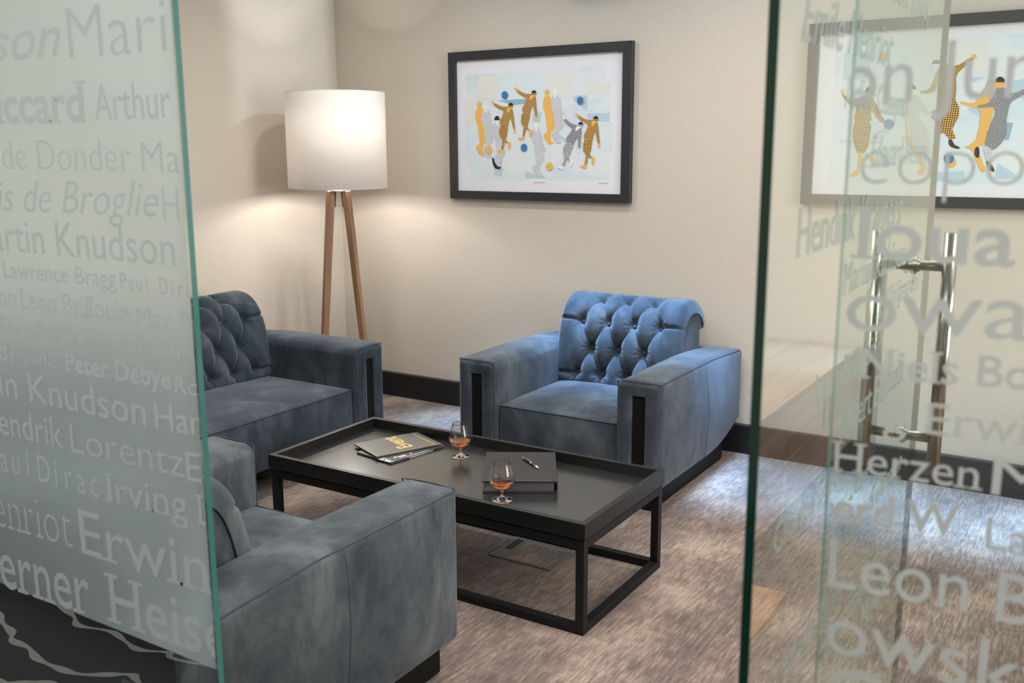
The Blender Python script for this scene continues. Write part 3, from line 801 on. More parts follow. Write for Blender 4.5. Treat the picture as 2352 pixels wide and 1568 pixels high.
def flat_thing(name, cx, cy, z, deg, label, cat, group=None): return empty(name, (cx, cy, z), math.radians(deg), label, cat, group)
m2 = flat_thing('magazine', 1.846, -1.748, TRZ, -9.5, 'dark magazine with white and red print, underneath the gold-titled one', 'magazine', 'magazines on the coffee table')
box('page_block', (-0.1035, -0.147, 0.0004), (0.1035, 0.147, 0.0068), MAGE, m2)
box('cover', (-0.105, -0.1485, 0.0068), (0.105, 0.1485, 0.0076), MAGC2, m2)
m1 = flat_thing('magazine', 1.806, -1.722, TRZ + 0.0085, -23.7, 'grey magazine with large gold title, on top of the dark one', 'magazine', 'magazines on the coffee table')
box('page_block', (-0.1035, -0.147, 0.0), (0.1035, 0.147, 0.0062), MAGE, m1)
box('cover', (-0.105, -0.1485, 0.0062), (0.105, 0.1485, 0.0070), MAGC, m1)
box('spine', (0.1035, -0.1485, -0.0002), (0.1052, 0.1485, 0.0064), MAGE, m1)
def cover_text(m, s, x0, y0, x1, cap, mat, z, rot180=True, name='printed_title', **kw):
    """baseline from x0 to x1 in the magazine's own axes (world placed)"""
    M = Matrix.Translation(m.location) @ m.rotation_euler.to_matrix().to_4x4()
    A = M @ Vector((x0, y0, z)); B = M @ Vector((x1, y0, z)); up = M.to_3x3() @ Vector((0, -1 if rot180 else 1, 0))
    return place_text(name, s, A, B, cap, up, mat, m, **kw)
cover_text(m1, 'Event', 0.070, 0.036, -0.100, 0.066, GOLD, 0.0074, bold=0.03)
cover_text(m1, 'EXPERIENCE  MEETINGS', 0.09, 0.125, -0.09, 0.006, GOLD, 0.0074, name='printed_line')
for (a, b) in (((-0.095, 0.118), (0.095, 0.1205)), ((-0.06, -0.128), (0.02, -0.1265))):
    box('printed_line', (a[0], a[1], 0.0070), (b[0], b[1], 0.0073), GOLD, m1)
bmq = bmesh.new()
for i in range(60):
    yy = -0.146 + i * 0.005; box_bm(bmq, (0.1018, yy, 0.0070), (0.1050, yy + 0.0026, 0.0073))
for i in range(42):
    xx = -0.104 + i * 0.005; box_bm(bmq, (xx, -0.1483, 0.0070), (xx + 0.0026, -0.1455, 0.0073))
bm_obj('dotted_gold_border', bmq, GOLD, m1, kind='stuff')
cover_text(m2, 'MICE', 0.098, -0.128, 0.035, 0.026, WHITEI, 0.0080, bold=0.03)
for (a, b) in (((0.062, -0.10), (0.072, -0.085)), ((0.066, -0.08), (0.086, -0.072)), ((0.066, -0.066), (0.086, -0.058)), ((0.066, -0.052), (0.084, -0.046)), ((0.07, -0.02), (0.08, -0.012)), ((0.096, -0.06), (0.0985, 0.06))):
    box('printed_block', (a[0], a[1], 0.0076), (b[0], b[1], 0.0079), WHITEI, m2)
lathe('red_dot', [(0, 0), (0.008, 0), (0.008, 0.0003), (0, 0.0003)], REDI, m2, 20, (0.076, -0.033, 0.0076))
box('spine_print', (0.1035, -0.05, 0.002), (0.1052, 0.08, 0.0045), WHITEI, m2)

# black leather folder / album
fo = flat_thing('leather_album', 2.437, -1.778, TRZ, 31.0, 'thick black leather album with grey pages lying behind the near brandy glass', 'album')
hu, hv, fh = 0.135, 0.168, 0.047
box('pages', (-hu + 0.008, -hv + 0.006, 0.006), (hu - 0.012, hv - 0.006, fh - 0.007), PAGES, fo)
for k in range(7):
    z = 0.009 + k * 0.0047; box('page_divider', (-hu + 0.05 + 0.008 * k, -hv + 0.0052, z), (hu - 0.012, -hv + 0.0065, z + 0.0008), BLACKP, fo)
box('cover', (-hu, -hv, 0.0), (hu, hv, 0.0055), LEATHER, fo, 0.0022)
vs, fs = rbox(hu, hv, 0.0042, 0.0035, (12, 12, 1))
vs = [(x, y, z + fh - 0.0042 + 0.0015 * (1 - (x / hu) ** 2) * (1 - (y / hv) ** 2) - (0.0022 * math.exp(-((x - hu + 0.03) / 0.004) ** 2) if z > 0 else 0)) for x, y, z in vs]
mk('cover', vs, fs, LEATHER, fo, smooth=True)
bm = bmesh.new(); prof = [(hu - 0.010 + 0.011 * math.sin(a), fh / 2 + (fh / 2 - 0.0002) * -math.cos(a)) for a in [PI * k / 12 for k in range(13)]]
prev = None
ring = []
for x, z in prof: ring.append((bm.verts.new((x, -hv + 0.001, z)), bm.verts.new((x, hv - 0.001, z))))
inn = [(bm.verts.new((x - 0.005, -hv + 0.001, z)), bm.verts.new((x - 0.005, hv - 0.001, z))) for x, z in prof]
for a, b in zip(ring, ring[1:]): bm.faces.new((a[0], b[0], b[1], a[1]))
for a, b in zip(inn, inn[1:]): bm.faces.new((a[1], b[1], b[0], a[0]))
for a, b, c, d in zip(ring, ring[1:], inn, inn[1:]): bm.faces.new((a[0], c[0], d[0], b[0])); bm.faces.new((a[1], b[1], d[1], c[1]))
bm_obj('spine', bm, LEATHER, fo, smooth=False)
# pen
PZ = TRZ + fh + 0.0055
pa = Vector((2.400, -1.706, PZ)); pb = Vector((2.517, -1.783, PZ))
pen = empty('ballpoint_pen', pa, math.atan2(pb.y - pa.y, pb.x - pa.x), 'black and silver ballpoint pen lying on the leather album', 'pen')
PL = (pb - pa).length
def penpart(name, prof, mat):
    bm = bmesh.new(); rings = []
    for x, r in prof: rings.append([bm.verts.new((x, r * math.cos(2 * PI * k / 16), r * math.sin(2 * PI * k / 16))) for k in range(16)])
    for A, B in zip(rings, rings[1:]):
        for k in range(16): bm.faces.new((A[k], A[(k + 1) % 16], B[(k + 1) % 16], B[k]))
    bm.faces.new(rings[0]); bm.faces.new(rings[-1][::-1]); bmesh.ops.recalc_face_normals(bm, faces=bm.faces)
    return bm_obj(name, bm, mat, pen, smooth=True)
penpart('tip', [(0, 0.0008), (0.004, 0.0016), (0.018, 0.0044)], SILVER)
penpart('barrel', [(0.018, 0.0045), (0.045, 0.0052), (0.078, 0.0053)], BLACKP)
penpart('ring', [(0.078, 0.0058), (0.084, 0.0058)], SILVER)
penpart('cap', [(0.084, 0.0053), (PL - 0.032, 0.0050)], BLACKP)
penpart('end_sleeve', [(PL - 0.032, 0.0053), (PL - 0.008, 0.0050), (PL - 0.007, 0.0030), (PL, 0.0030)], SILVER)
box('clip', (0.030, -0.0015, 0.0052), (0.075, 0.0015, 0.0068), SILVER, pen, 0.0004)

# ============================================================ FLOOR BOX
fb = empty('floor_box', (2.427, -1.672, 0), 0.0, 'grey metal floor socket box set into the carpet under the table', 'floor box')
W2, D2 = 0.139, 0.105
for a, b in (((-W2, -D2), (W2, -D2 + 0.014)), ((-W2, D2 - 0.014), (W2, D2)), ((-W2, -D2 + 0.014), (-W2 + 0.014, D2 - 0.014)), ((W2 - 0.014, -D2 + 0.014), (W2, D2 - 0.014))):
    box('trim_frame', (*a, 0), (*b, 0.005), STEELG, fb, 0.001)
lid = box('carpeted_lid', (-W2 + 0.062, -D2 + 0.016, 0.0), (W2 - 0.016, D2 - 0.016, 0.004), CARPET, fb)
cs = box('cable_slot_plate', (-W2 + 0.014, -D2 + 0.016, 0.0), (-W2 + 0.060, D2 - 0.016, 0.0045), STEELG, fb)
for k in range(2): box('cable_slot', (-W2 + 0.022 + 0.016 * k, -0.02, 0.0045), (-W2 + 0.031 + 0.016 * k, D2 - 0.02, 0.0052), BLACKP, cs)

# ============================================================ FLOOR LAMP
LX, LY = 0.475, -0.55
lamp = empty('floor_lamp', (LX, LY, 0), 0, 'tripod floor lamp with walnut legs and lit white drum shade behind the sofa', 'lamp')
bm = bmesh.new(); R1_, zt_, zb_ = 0.276, 1.862, 1.338
for r, flip in ((R1_, 1), (R1_ - 0.003, -1)):
    ra = [bm.verts.new((r * math.cos(2 * PI * k / 96), r * math.sin(2 * PI * k / 96), zb_)) for k in range(96)]
    rb = [bm.verts.new((r * math.cos(2 * PI * k / 96), r * math.sin(2 * PI * k / 96), zt_)) for k in range(96)]
    for k in range(96):
        q = (ra[k], ra[(k + 1) % 96], rb[(k + 1) % 96], rb[k]); bm.faces.new(q if flip > 0 else q[::-1])
    if flip > 0: oa, ob = ra, rb
for k in range(96):
    bm.faces.new((ra[k], ra[(k + 1) % 96], oa[(k + 1) % 96], oa[k])); bm.faces.new((rb[k], ob[k], ob[(k + 1) % 96], rb[(k + 1) % 96]))
sh = bm_obj('lamp_shade', bm, SHADE, lamp); sh['label'] = 'white fabric drum shade, lit'
for p in sh.data.polygons: p.use_smooth = abs(p.normal.z) < 0.5
for z in (zb_ + 0.002, zt_ - 0.002):
    tube('shade_rim', [((R1_ - 0.0015) * math.cos(2 * PI * k / 64), (R1_ - 0.0015) * math.sin(2 * PI * k / 64), z) for k in range(64)], 0.0022, SHADE, sh, 6, True)
vdir = math.atan2(CAM[1] - LY, CAM[0] - LX)          # towards the viewer
for ang in (-62, 52, 128):
    a = vdir + math.radians(ang); lat = math.sin(math.radians(abs(ang)))
    Rt, Rb = 0.043 / lat, 0.147 / lat
    d = Vector((math.cos(a), math.sin(a), 0)); s = Vector((-d.y, d.x, 0))
    bm = bmesh.new(); vv = []
    for z, R_, hw, hd_ in ((0.0, Rb, 0.0125, 0.017), (1.322, Rt, 0.0155, 0.022)):
        for u, v in ((-1, -1), (1, -1), (1, 1), (-1, 1)): vv.append(bm.verts.new(d * (R_ + u * hd_) + s * v * hw + Vector((0, 0, z))))
    for f in ((0, 1, 2, 3), (4, 5, 6, 7), (0, 1, 5, 4), (1, 2, 6, 5), (2, 3, 7, 6), (3, 0, 4, 7)): bm.faces.new([vv[i] for i in f])
    bmesh.ops.recalc_face_normals(bm, faces=bm.faces); bmesh.ops.bevel(bm, geom=bm.edges[:], offset=0.002, segments=1, affect='EDGES')
    lg = bm_obj('leg', bm, LEGW, lamp)
    bm = bmesh.new(); vv = []
    for z, R_ in ((1.232, Rt + (Rb - Rt) * 0.068 - 0.024), (1.322, Rt - 0.025)):
        for u, v in ((-1, -1), (1, -1), (1, 1), (-1, 1)): vv.append(bm.verts.new(d * (R_ + u * 0.004) + s * v * 0.012 + Vector((0, 0, z))))
    for f in ((0, 1, 2, 3), (4, 5, 6, 7), (0, 1, 5, 4), (1, 2, 6, 5), (2, 3, 7, 6), (3, 0, 4, 7)): bm.faces.new([vv[i] for i in f])
    bmesh.ops.recalc_face_normals(bm, faces=bm.faces); bm_obj('hinge_bracket', bm, BLACKM, lg)
lathe('top_plate', [(0, 1.320), (0.062, 1.320), (0.062, 1.326), (0, 1.326)], SILVER, lamp, 40)
tube('spreader_wire', [(0.02 * math.cos(2 * PI * k / 24), 0.02 * math.sin(2 * PI * k / 24), 1.24) for k in range(24)], 0.0012, SILVER, lamp, 6, True)
tube('lamp_holder', [(0, 0, 1.324), (0, 0, 1.392)], 0.018, BLACKM, lamp, 16)
for k in range(3):
    a = 2 * PI * k / 3; tube('shade_spider', [(0, 0, 1.40), (0.272 * math.cos(a), 0.272 * math.sin(a), 1.40)], 0.0018, SILVER, lamp, 6)
bm = bmesh.new(); bmesh.ops.create_uvsphere(bm, u_segments=20, v_segments=12, radius=0.035)
for v in bm.verts: v.co.z += 1.43
bm_obj('light_bulb', bm, BULB, lamp, smooth=True)
pl = bpy.data.lights.new('lamp_bulb_light', 'POINT'); pl.energy = 36; pl.color = (1.0, 0.965, 0.93); pl.shadow_soft_size = 0.05
po = bpy.data.objects.new('lamp_bulb_light', pl); po.location = (LX, LY, 1.43); COL.objects.link(po)

# ============================================================ SIDEBOARD AND BENCH (seen mirrored in the door leaf)
sb = empty('sideboard', (4.86, -1.15, 0), 0, 'low pale oak sideboard on a dark recessed plinth, mirrored in the glass door', 'sideboard')
box('carcass', (-0.225, -1.13, 0.17), (0.26, 1.125, 0.60), OAKY, sb, 0.002)
box('worktop', (-0.245, -1.135, 0.602), (0.26, 1.13, 0.622), OAKY, sb, 0.001)
box('plinth', (-0.17, -1.08, 0.0), (0.24, 1.08, 0.17), DWOOD, sb)
for k in range(4):
    y0 = -1.125 + k * 0.5625
    dd = box('cabinet_door', (-0.243, y0 + 0.002, 0.175), (-0.226, y0 + 0.5605, 0.597), OAKY, sb, 0.0012)
    yh = y0 + (0.50 if k % 2 == 0 else 0.03)
    box('grip_recess', (-0.2445, yh, 0.38), (-0.2432, yh + 0.035, 0.50), DWOOD, dd)
bn = empty('wooden_bench', (4.47, -3.10, 0), 0, 'warm brown wooden bench, mirrored low in the glass door', 'bench')
box('bench_top', (-0.20, -0.55, 0.365), (0.16, 0.78, 0.40), BENCHW, bn, 0.003)
for y in (-0.45, 0.62): box('leg', (-0.16, y, 0.0), (0.13, y + 0.04, 0.365), BENCHW, bn, 0.002)

# ============================================================ PICTURES
YP = -0.030
def inkmat(name, c1, c2=None, kind=None, scale=90, rot=0.0, thr=0.5):
    m, nt, b = base(name); L = nt.links.new; b.inputs['Roughness'].default_value = 0.9; b.inputs['Specular IOR Level'].default_value = 0.1
    b.inputs['Base Color'].default_value = (*c1, 1)
    if kind:
        tc = node(nt, 'ShaderNodeTexCoord'); mp = node(nt, 'ShaderNodeMapping'); mp.inputs['Rotation'].default_value = (PI / 2, 0, 0); L(tc.outputs['Object'], mp.inputs[0])
        mp2 = node(nt, 'ShaderNodeMapping'); mp2.inputs['Rotation'].default_value = (0, 0, rot); L(mp.outputs[0], mp2.inputs[0])
        if kind == 'lines':
            t = node(nt, 'ShaderNodeTexWave'); t.inputs['Scale'].default_value = scale; t.inputs['Distortion'].default_value = 2.5; t.inputs['Detail Scale'].default_value = 1.5
            L(mp2.outputs[0], t.inputs['Vector']); r = ramp(nt, [(thr - 0.1, c2), (thr + 0.1, c1)]); L(t.outputs['Fac'], r.inputs[0]); L(r.outputs[0], b.inputs['Base Color'])
        else:
            t = node(nt, 'ShaderNodeTexChecker'); t.inputs['Scale'].default_value = scale; t.inputs['Color1'].default_value = (*c1, 1); t.inputs['Color2'].default_value = (*c2, 1)
            mp2.inputs['Location'].default_value = (0.0013, 0.0007, 0.0011)
            L(mp2.outputs[0], t.inputs['Vector']); L(t.outputs[0], b.inputs['Base Color'])
    return m
OC = (0.78, 0.45, 0.12); OCH = inkmat('ochre_ink', OC); OCHL = inkmat('ochre_hatched_ink', (0.60, 0.36, 0.11), (0.16, 0.095, 0.035), 'lines', 44, 1.2, 0.40)
OCHC = inkmat('ochre_checked_ink', OC, (0.06, 0.035, 0.02), 'check', 150, 0.7)
WH = (0.76, 0.79, 0.82); WHL = inkmat('white_striped_ink', WH, (0.13, 0.14, 0.16), 'lines', 48, 1.57, 0.24); WHI = inkmat('pale_ink', WH)
GRL = inkmat('grey_hatched_ink', (0.42, 0.44, 0.45), (0.08, 0.085, 0.09), 'lines', 44, 1.0, 0.42)
WHC = inkmat('white_checked_ink', (0.75, 0.76, 0.76), (0.04, 0.04, 0.045), 'check', 150, 0.7)
DK = inkmat('dark_brown_ink', (0.045, 0.035, 0.032)); BLU = inkmat('blue_ink', (0.05, 0.20, 0.42)); LN = inkmat('outline_ink', (0.09, 0.09, 0.10))
def washmat():
    m, nt, b = base('pale_blue_wash_print'); L = nt.links.new
    tc = node(nt, 'ShaderNodeTexCoord'); mp = node(nt, 'ShaderNodeMapping'); mp.inputs['Scale'].default_value = (5.0, 1, 9.0); L(tc.outputs['Object'], mp.inputs[0])
    v = node(nt, 'ShaderNodeTexVoronoi', distance='CHEBYCHEV'); v.inputs['Scale'].default_value = 1.0; v.inputs['Randomness'].default_value = 0.75; L(mp.outputs[0], v.inputs['Vector'])
    sp = node(nt, 'ShaderNodeSeparateColor'); L(v.outputs['Color'], sp.inputs[0])
    r = ramp(nt, [(0.0, (0.52, 0.64, 0.73)), (0.3, (0.62, 0.72, 0.77)), (0.6, (0.66, 0.73, 0.75)), (1.0, (0.72, 0.73, 0.70))]); L(sp.outputs[0], r.inputs[0])
    n = node(nt, 'ShaderNodeTexNoise'); n.inputs['Scale'].default_value = 22; n.inputs['Detail'].default_value = 6; L(tc.outputs['Object'], n.inputs['Vector'])
    mx = node(nt, 'ShaderNodeMix', data_type='RGBA', blend_type='MIX'); L(n.outputs['Fac'], mx.inputs[0]); L(r.outputs[0], mx.inputs[6]); mx.inputs[7].default_value = (0.68, 0.74, 0.78, 1); L(mx.outputs[2], b.inputs['Base Color'])
    b.inputs['Roughness'].default_value = 0.9; return m
WASH = washmat()
WB = [inkmat('blue_wash_ink', (0.46, 0.60, 0.70)), inkmat('deep_blue_wash_ink', (0.28, 0.44, 0.54)), inkmat('cream_wash_ink', (0.71, 0.72, 0.67)), inkmat('pale_wash_ink', (0.64, 0.74, 0.79))]
class Art:
    def __init__(s, root, tf, y0): s.root, s.tf, s.n, s.y0 = root, tf, 0, y0
    def pt(s, p):
        x, y = s.tf(p); v = onplane(x, y, 1, YP); return (v.x, v.z)
    def poly(s, pts, mat, name='printed_figure', parent=None):
        y = s.y0 - 0.00006 * s.n; s.n += 1
        q = [s.pt(p) for p in pts]; bm = bmesh.new()
        vs = [bm.verts.new((a - s.root.location.x, y - s.root.location.y, b - s.root.location.z)) for a, b in q]
        for t in tessellate_polygon([[Vector((a, b, 0)) for a, b in q]]):
            try: bm.faces.new([vs[i] for i in t])
            except ValueError: pass
        bmesh.ops.recalc_face_normals(bm, faces=bm.faces)
        for f in bm.faces:
            if f.normal.y > 0: f.normal_flip()
        return bm_obj(name, bm, mat, parent or s.root)
    def ell(s, c, rx, ry, mat, name='printed_disc', a0=0, a1=360, parent=None):
        n = 24; pts = [(c[0] + rx * math.cos(math.radians(a0 + (a1 - a0) * k / n)), c[1] - ry * math.sin(math.radians(a0 + (a1 - a0) * k / n))) for k in range(n + (0 if a1 - a0 == 360 else 1))]
        return s.poly(pts, mat, name, parent)
def smooth_poly(pts):
    out = []; n = len(pts)
    for i in range(n):
        p0, p1, p2, p3 = pts[i - 1], pts[i], pts[(i + 1) % n], pts[(i + 2) % n]
        for t in (0, 0.5):
            out.append(tuple(0.5 * (2 * p1[k] + (p2[k] - p0[k]) * t + (2 * p0[k] - 5 * p1[k] + 4 * p2[k] - p3[k]) * t * t + (3 * p1[k] - p0[k] - 3 * p2[k] + p3[k]) * t ** 3) for k in (0, 1)))
    return out
def frame_picture(root, x0, x1, z0, z1, inner, mat_label):
    """four mitred moulding bars, backing paper and glazing"""
    lx, lz = root.location.x, root.location.z; ix0, ix1, iz0, iz1 = inner
    yf, yb = -0.034, -0.004
    def bar(o1, o2, i2, i1):
        bm = bmesh.new(); V_ = []
        for y in (yf, yb):
            for p in (o1, o2, i2, i1): V_.append(bm.verts.new((p[0] - lx, y, p[1] - lz)))
        for f in ((3, 2, 1, 0), (4, 5, 6, 7), (0, 1, 5, 4), (1, 2, 6, 5), (2, 3, 7, 6), (3, 0, 4, 7)): bm.faces.new([V_[i] for i in f])
        bmesh.ops.recalc_face_normals(bm, faces=bm.faces); bmesh.ops.bevel(bm, geom=bm.edges[:], offset=0.0012, segments=1, affect='EDGES'); bm_obj('frame_bar', bm, FRAMEB, root)
    bar((x0, z0), (x1, z0), (ix1, iz0), (ix0, iz0)); bar((x1, z0), (x1, z1), (ix1, iz1), (ix1, iz0))
    bar((x1, z1), (x0, z1), (ix0, iz1), (ix1, iz1)); bar((x0, z1), (x0, z0), (ix0, iz0), (ix0, iz1))
    p = box('mat_paper', (ix0 - 0.004 - lx, -0.016, iz0 - 0.004 - lz), (ix1 + 0.004 - lx, -0.012, iz1 + 0.004 - lz), PAPER, root)
    return p
pic = empty('framed_print', (1.46, 0, 1.68), 0, 'framed print of striding capped figures, fully visible between the lamp and the glass door', 'picture', 'framed figure prints')
frame_picture(pic, 0.879, 2.040, 1.267, 2.092, (0.929, 1.985, 1.313, 2.043), '')
A_ = Art(pic, lambda p: (1000 + p[0] * 0.255, 80 + p[1] * 0.255), -0.0163)
wash = [(262, 360), (420, 345), (560, 350), (700, 318), (860, 325), (1020, 300), (1180, 300), (1300, 285), (1460, 265), (1520, 310), (1520, 425), (1572, 430), (1560, 780), (1588, 800), (1580, 1040), (1550, 1050), (1555, 1300), (1300, 1310), (900, 1305), (520, 1318), (310, 1275), (255, 1060), (262, 840), (262, 590), (275, 580)]
A_.poly(wash, WASH, 'printed_wash')
for pts, k in [([(545, 590), (800, 575), (805, 620), (690, 632)], 1), ([(570, 640), (790, 625), (760, 800), (540, 740)], 3), ([(1235, 545), (1360, 540), (1355, 690), (1232, 590)], 0), ([(1360, 705), (1560, 705), (1558, 780), (1350, 775)], 0),
               ([(1350, 440), (1560, 425), (1560, 525), (1345, 520)], 2), ([(520, 1085), (590, 1080), (590, 1275), (520, 1270)], 0), ([(262, 835), (360, 832), (360, 1060), (262, 1060)], 3), ([(1060, 870), (1210, 960), (1200, 990), (1050, 900)], 0),
               ([(370, 370), (545, 360), (545, 570), (370, 575)], 2), ([(1000, 380), (1225, 370), (1220, 560), (1000, 570)], 2), ([(770, 950), (900, 1010), (820, 1130), (750, 1050)], 3), ([(260, 595), (360, 590), (330, 820), (260, 815)], 2), ([(800, 1230), (1000, 1290), (800, 1290)], 0), ([(880, 670), (950, 700), (930, 790), (860, 780)], 0)]:
    A_.poly(pts, WB[k], 'printed_wash')
c63 = lambda p: ((60 + p[0] / 6.27) / 0.255, (70 + p[1] / 6.27) / 0.255)   # first close-up frame -> art frame
def xf(pts, off=(0, 0), rot=0, piv=(1028, 390), sc_=1.0):
    c, s_ = math.cos(rot), math.sin(rot)
    return [c63(((x - piv[0]) * c * sc_ - (y - piv[1]) * s_ * sc_ + piv[0] + off[0], (x - piv[0]) * s_ * sc_ + (y - piv[1]) * c * sc_ + piv[1] + off[1])) for x, y in pts]
JACK = [(790, 345), (850, 380), (920, 410), (1000, 408), (1040, 430), (1060, 500), (1066, 600), (1077, 740), (1058, 752), (1040, 700), (1018, 590), (1003, 600), (985, 650), (968, 715), (920, 702), (872, 685), (858, 620), (885, 570), (908, 520), (912, 468), (860, 442), (800, 398), (775, 365)]
HAND1 = [(745, 315), (770, 318), (796, 345), (778, 366), (755, 345)]
HAND2 = [(1056, 745), (1076, 742), (1079, 780), (1068, 808), (1053, 800), (1053, 765)]
TROU = [(868, 683), (968, 713), (960, 780), (945, 850), (935, 890), (962, 930), (940, 937), (915, 920), (905, 970), (887, 1032), (860, 1026), (870, 960), (878, 892), (850, 850), (840, 790)]
FOOT1 = [(863, 1025), (888, 1032), (885, 1075), (860, 1083), (840, 1074), (808, 1068), (801, 1044), (840, 1040)]
FOOT2 = [(958, 930), (980, 918), (1003, 940), (1000, 980), (985, 1027), (967, 1027), (961, 990), (967, 955)]
FACE = [(996, 395), (1062, 395), (1058, 418), (1040, 436), (1010, 470), (975, 500), (965, 470), (985, 420)]
CAP_ = [(993, 418), (994, 390), (1003, 368), (1028, 357), (1052, 365), (1062, 388), (1062, 415), (1028, 422)]
BAND = [(996, 398), (1028, 404), (1060, 398), (1060, 406), (1028, 412), (996, 406)]
def strider(off, rot=0, sc_=1.0, white=False):
    kw = dict(off=off, rot=rot, sc_=sc_); j, t, sk = (GRL, WHC, WHI) if white else (OCHL, OCHC, OCH)
    g = A_.poly(smooth_poly(xf(JACK, **kw)), j)
    for P_, m_, n_ in ((TROU, t, 'printed_trousers'), (HAND1, sk, 'printed_hand'), (HAND2, sk, 'printed_hand'), (FOOT1, sk, 'printed_foot'), (FOOT2, sk, 'printed_foot'), (FACE, sk, 'printed_face'), (CAP_, DK, 'printed_cap'), (BAND, sk, 'printed_band')):
        A_.poly(smooth_poly(xf(P_, **kw)), m_, n_, g)
WALK = [(190, 440), (240, 440), (275, 475), (295, 540), (303, 620), (345, 740), (356, 772), (340, 776), (312, 725), (325, 820), (330, 880), (300, 940), (268, 965), (272, 1090), (312, 1108), (300, 1132), (240, 1136), (200, 1100), (165, 1030), (170, 985), (213, 955), (205, 860), (185, 700), (157, 620), (150, 560), (165, 480)]
def walker(off, mat, hair=None, feet=None):
    kw = dict(off=(off[0] + 1003, off[1]), piv=(213, 392))
    g = A_.poly(smooth_poly(xf(WALK, **kw)), mat)
    c = xf([(213, 394)], **kw)[0]; r = 1 / (6.27 * 0.255)
    A_.ell(c, 38 * r, 47 * r, OCH if mat is OCH else WHI, 'printed_face', parent=g)
    if mat is not OCH:
        A_.poly(xf([(195, 440), (235, 440), (232, 470), (213, 490), (196, 470)], **kw), WHI, 'printed_neck', g)
    if hair: A_.ell((c[0], c[1] + 14 * r), 40 * r, 66 * r, DK, 'printed_hair', 0, 180, parent=g)
    if feet:
        A_.poly(smooth_poly(xf([(140, 960), (168, 955), (180, 1010), (230, 1075), (268, 1075), (262, 1110), (200, 1110), (160, 1060)], **kw)), DK, 'printed_shoe', g)
walker((-974, 173), OCH); walker((-890, 196), WHL); walker((0, 0), OCH); walker((117, -15), WHL)
walker((-721, 383), WHL, True, True); walker((-156, 466), WHL)
strider((-335, 180), -0.05); strider((0, 0)); strider((893, 372), -0.02, 1.04); strider((675, 455), 0.16, 1.0, True)
r = 1 / (6.27 * 0.255)
for (x, y), m_ in (((610, 428), BLU), ((383, 1217), OCH), ((888, 1185), BLU), ((1257, 1455), OCH), ((1711, 505), OCH), ((1699, 507), BLU)):
    A_.ell(c63((x, y)), 47 * r, 58 * r, m_)
A_.poly([(880, 1327), (980, 1327), (980, 1330), (880, 1330)], LN, 'printed_caption'); A_.poly([(1460, 1335), (1545, 1335), (1545, 1338), (1460, 1338)], LN, 'printed_caption')

pic2 = empty('framed_print', (3.51, 0, 1.68), 0, 'framed print of leaping figures, cut by the right edge and seen through the glass', 'picture', 'framed figure prints')
frame_picture(pic2, 2.934, 4.095, 1.288, 2.112, (2.982, 4.047, 1.337, 2.063), '')
A_ = Art(pic2, lambda p: (1720 + p[0] * 0.357, p[1] * 0.357), -0.0163)
A_.poly([(555, 285), (1000, 255), (1500, 225), (1950, 200), (2250, 190), (2250, 1190), (1200, 1180), (510, 1175), (530, 800)], WASH, 'printed_wash')
for pts, k in [([(560, 820), (720, 700), (850, 830), (720, 950)], 3), ([(860, 880), (1000, 700), (1150, 850), (930, 950)], 3), ([(780, 870), (960, 770), (900, 850)], 0), ([(610, 340), (780, 340), (780, 500), (600, 520)], 0),
               ([(930, 330), (980, 330), (1080, 480), (860, 500)], 3), ([(1280, 240), (1550, 230), (1540, 480), (1290, 490)], 2), ([(1370, 495), (1530, 495), (1430, 530)], 0), ([(1400, 700), (1560, 640), (1500, 760)], 0),
               ([(1610, 780), (1700, 790), (1670, 900), (1640, 900)], 1), ([(1180, 1110), (1380, 1100), (1390, 1170), (1180, 1165)], 0), ([(1600, 1050), (1760, 1150), (1580, 1150)], 0), ([(580, 900), (860, 905), (840, 925), (580, 915)], 0), ([(1700, 520), (1790, 500), (1790, 640), (1700, 620)], 0)]:
    A_.poly(pts, WB[k], 'printed_wash')
for c, r_, m_ in (((866, 366), 34, OCH), ((896, 798), 33, BLU), ((1200, 738), 34, BLU), ((1298, 1046), 34, OCH), ((1284, 1020), 34, BLU)): A_.ell(c, r_, r_, m_)
g = A_.poly(smooth_poly([(600, 595), (640, 640), (690, 640), (735, 615), (800, 640), (830, 710), (868, 770), (855, 790), (815, 755), (785, 700), (780, 740), (788, 772), (735, 790), (680, 780), (675, 740), (690, 690), (640, 670), (598, 620)]), OCHL)
A_.poly(smooth_poly([(675, 785), (775, 785), (778, 860), (765, 940), (735, 985), (705, 1000), (680, 950), (665, 900)]), OCHC, 'printed_trousers', g)
A_.poly(smooth_poly([(700, 990), (730, 985), (715, 1080), (700, 1125), (655, 1138), (650, 1118), (690, 1090)]), OCH, 'printed_foot', g)
A_.poly(smooth_poly([(745, 985), (785, 1010), (822, 1020), (815, 1050), (780, 1035), (750, 1010)]), OCH, 'printed_foot', g)
A_.ell((600, 585), 14, 14, OCH, 'printed_hand', parent=g); A_.ell((775, 605), 26, 30, OCH, 'printed_face', parent=g); A_.ell((775, 592), 29, 36, DK, 'printed_cap', 0, 180, parent=g)
g = A_.poly(smooth_poly([(980, 700), (1010, 720), (1030, 900), (1100, 980), (1140, 1080), (1100, 1130), (1080, 1110), (1100, 1070), (1060, 970), (1010, 920), (1005, 800)]), OCH)
g = A_.poly(smooth_poly([(840, 648), (930, 665), (1000, 620), (1060, 605), (1110, 640), (1150, 710), (1190, 735), (1180, 750), (1120, 730), (1090, 700), (1095, 770), (1030, 790), (995, 760), (1000, 700), (920, 695)]), WHL)
A_.poly(smooth_poly([(1030, 790), (1100, 765), (1150, 850), (1170, 950), (1150, 1010), (1100, 985), (1045, 900)]), WHL, 'printed_trousers', g)
A_.ell((1048, 585), 24, 28, WHI, 'printed_face', parent=g); A_.ell((1046, 574), 27, 32, DK, 'printed_cap', 0, 180, parent=g)
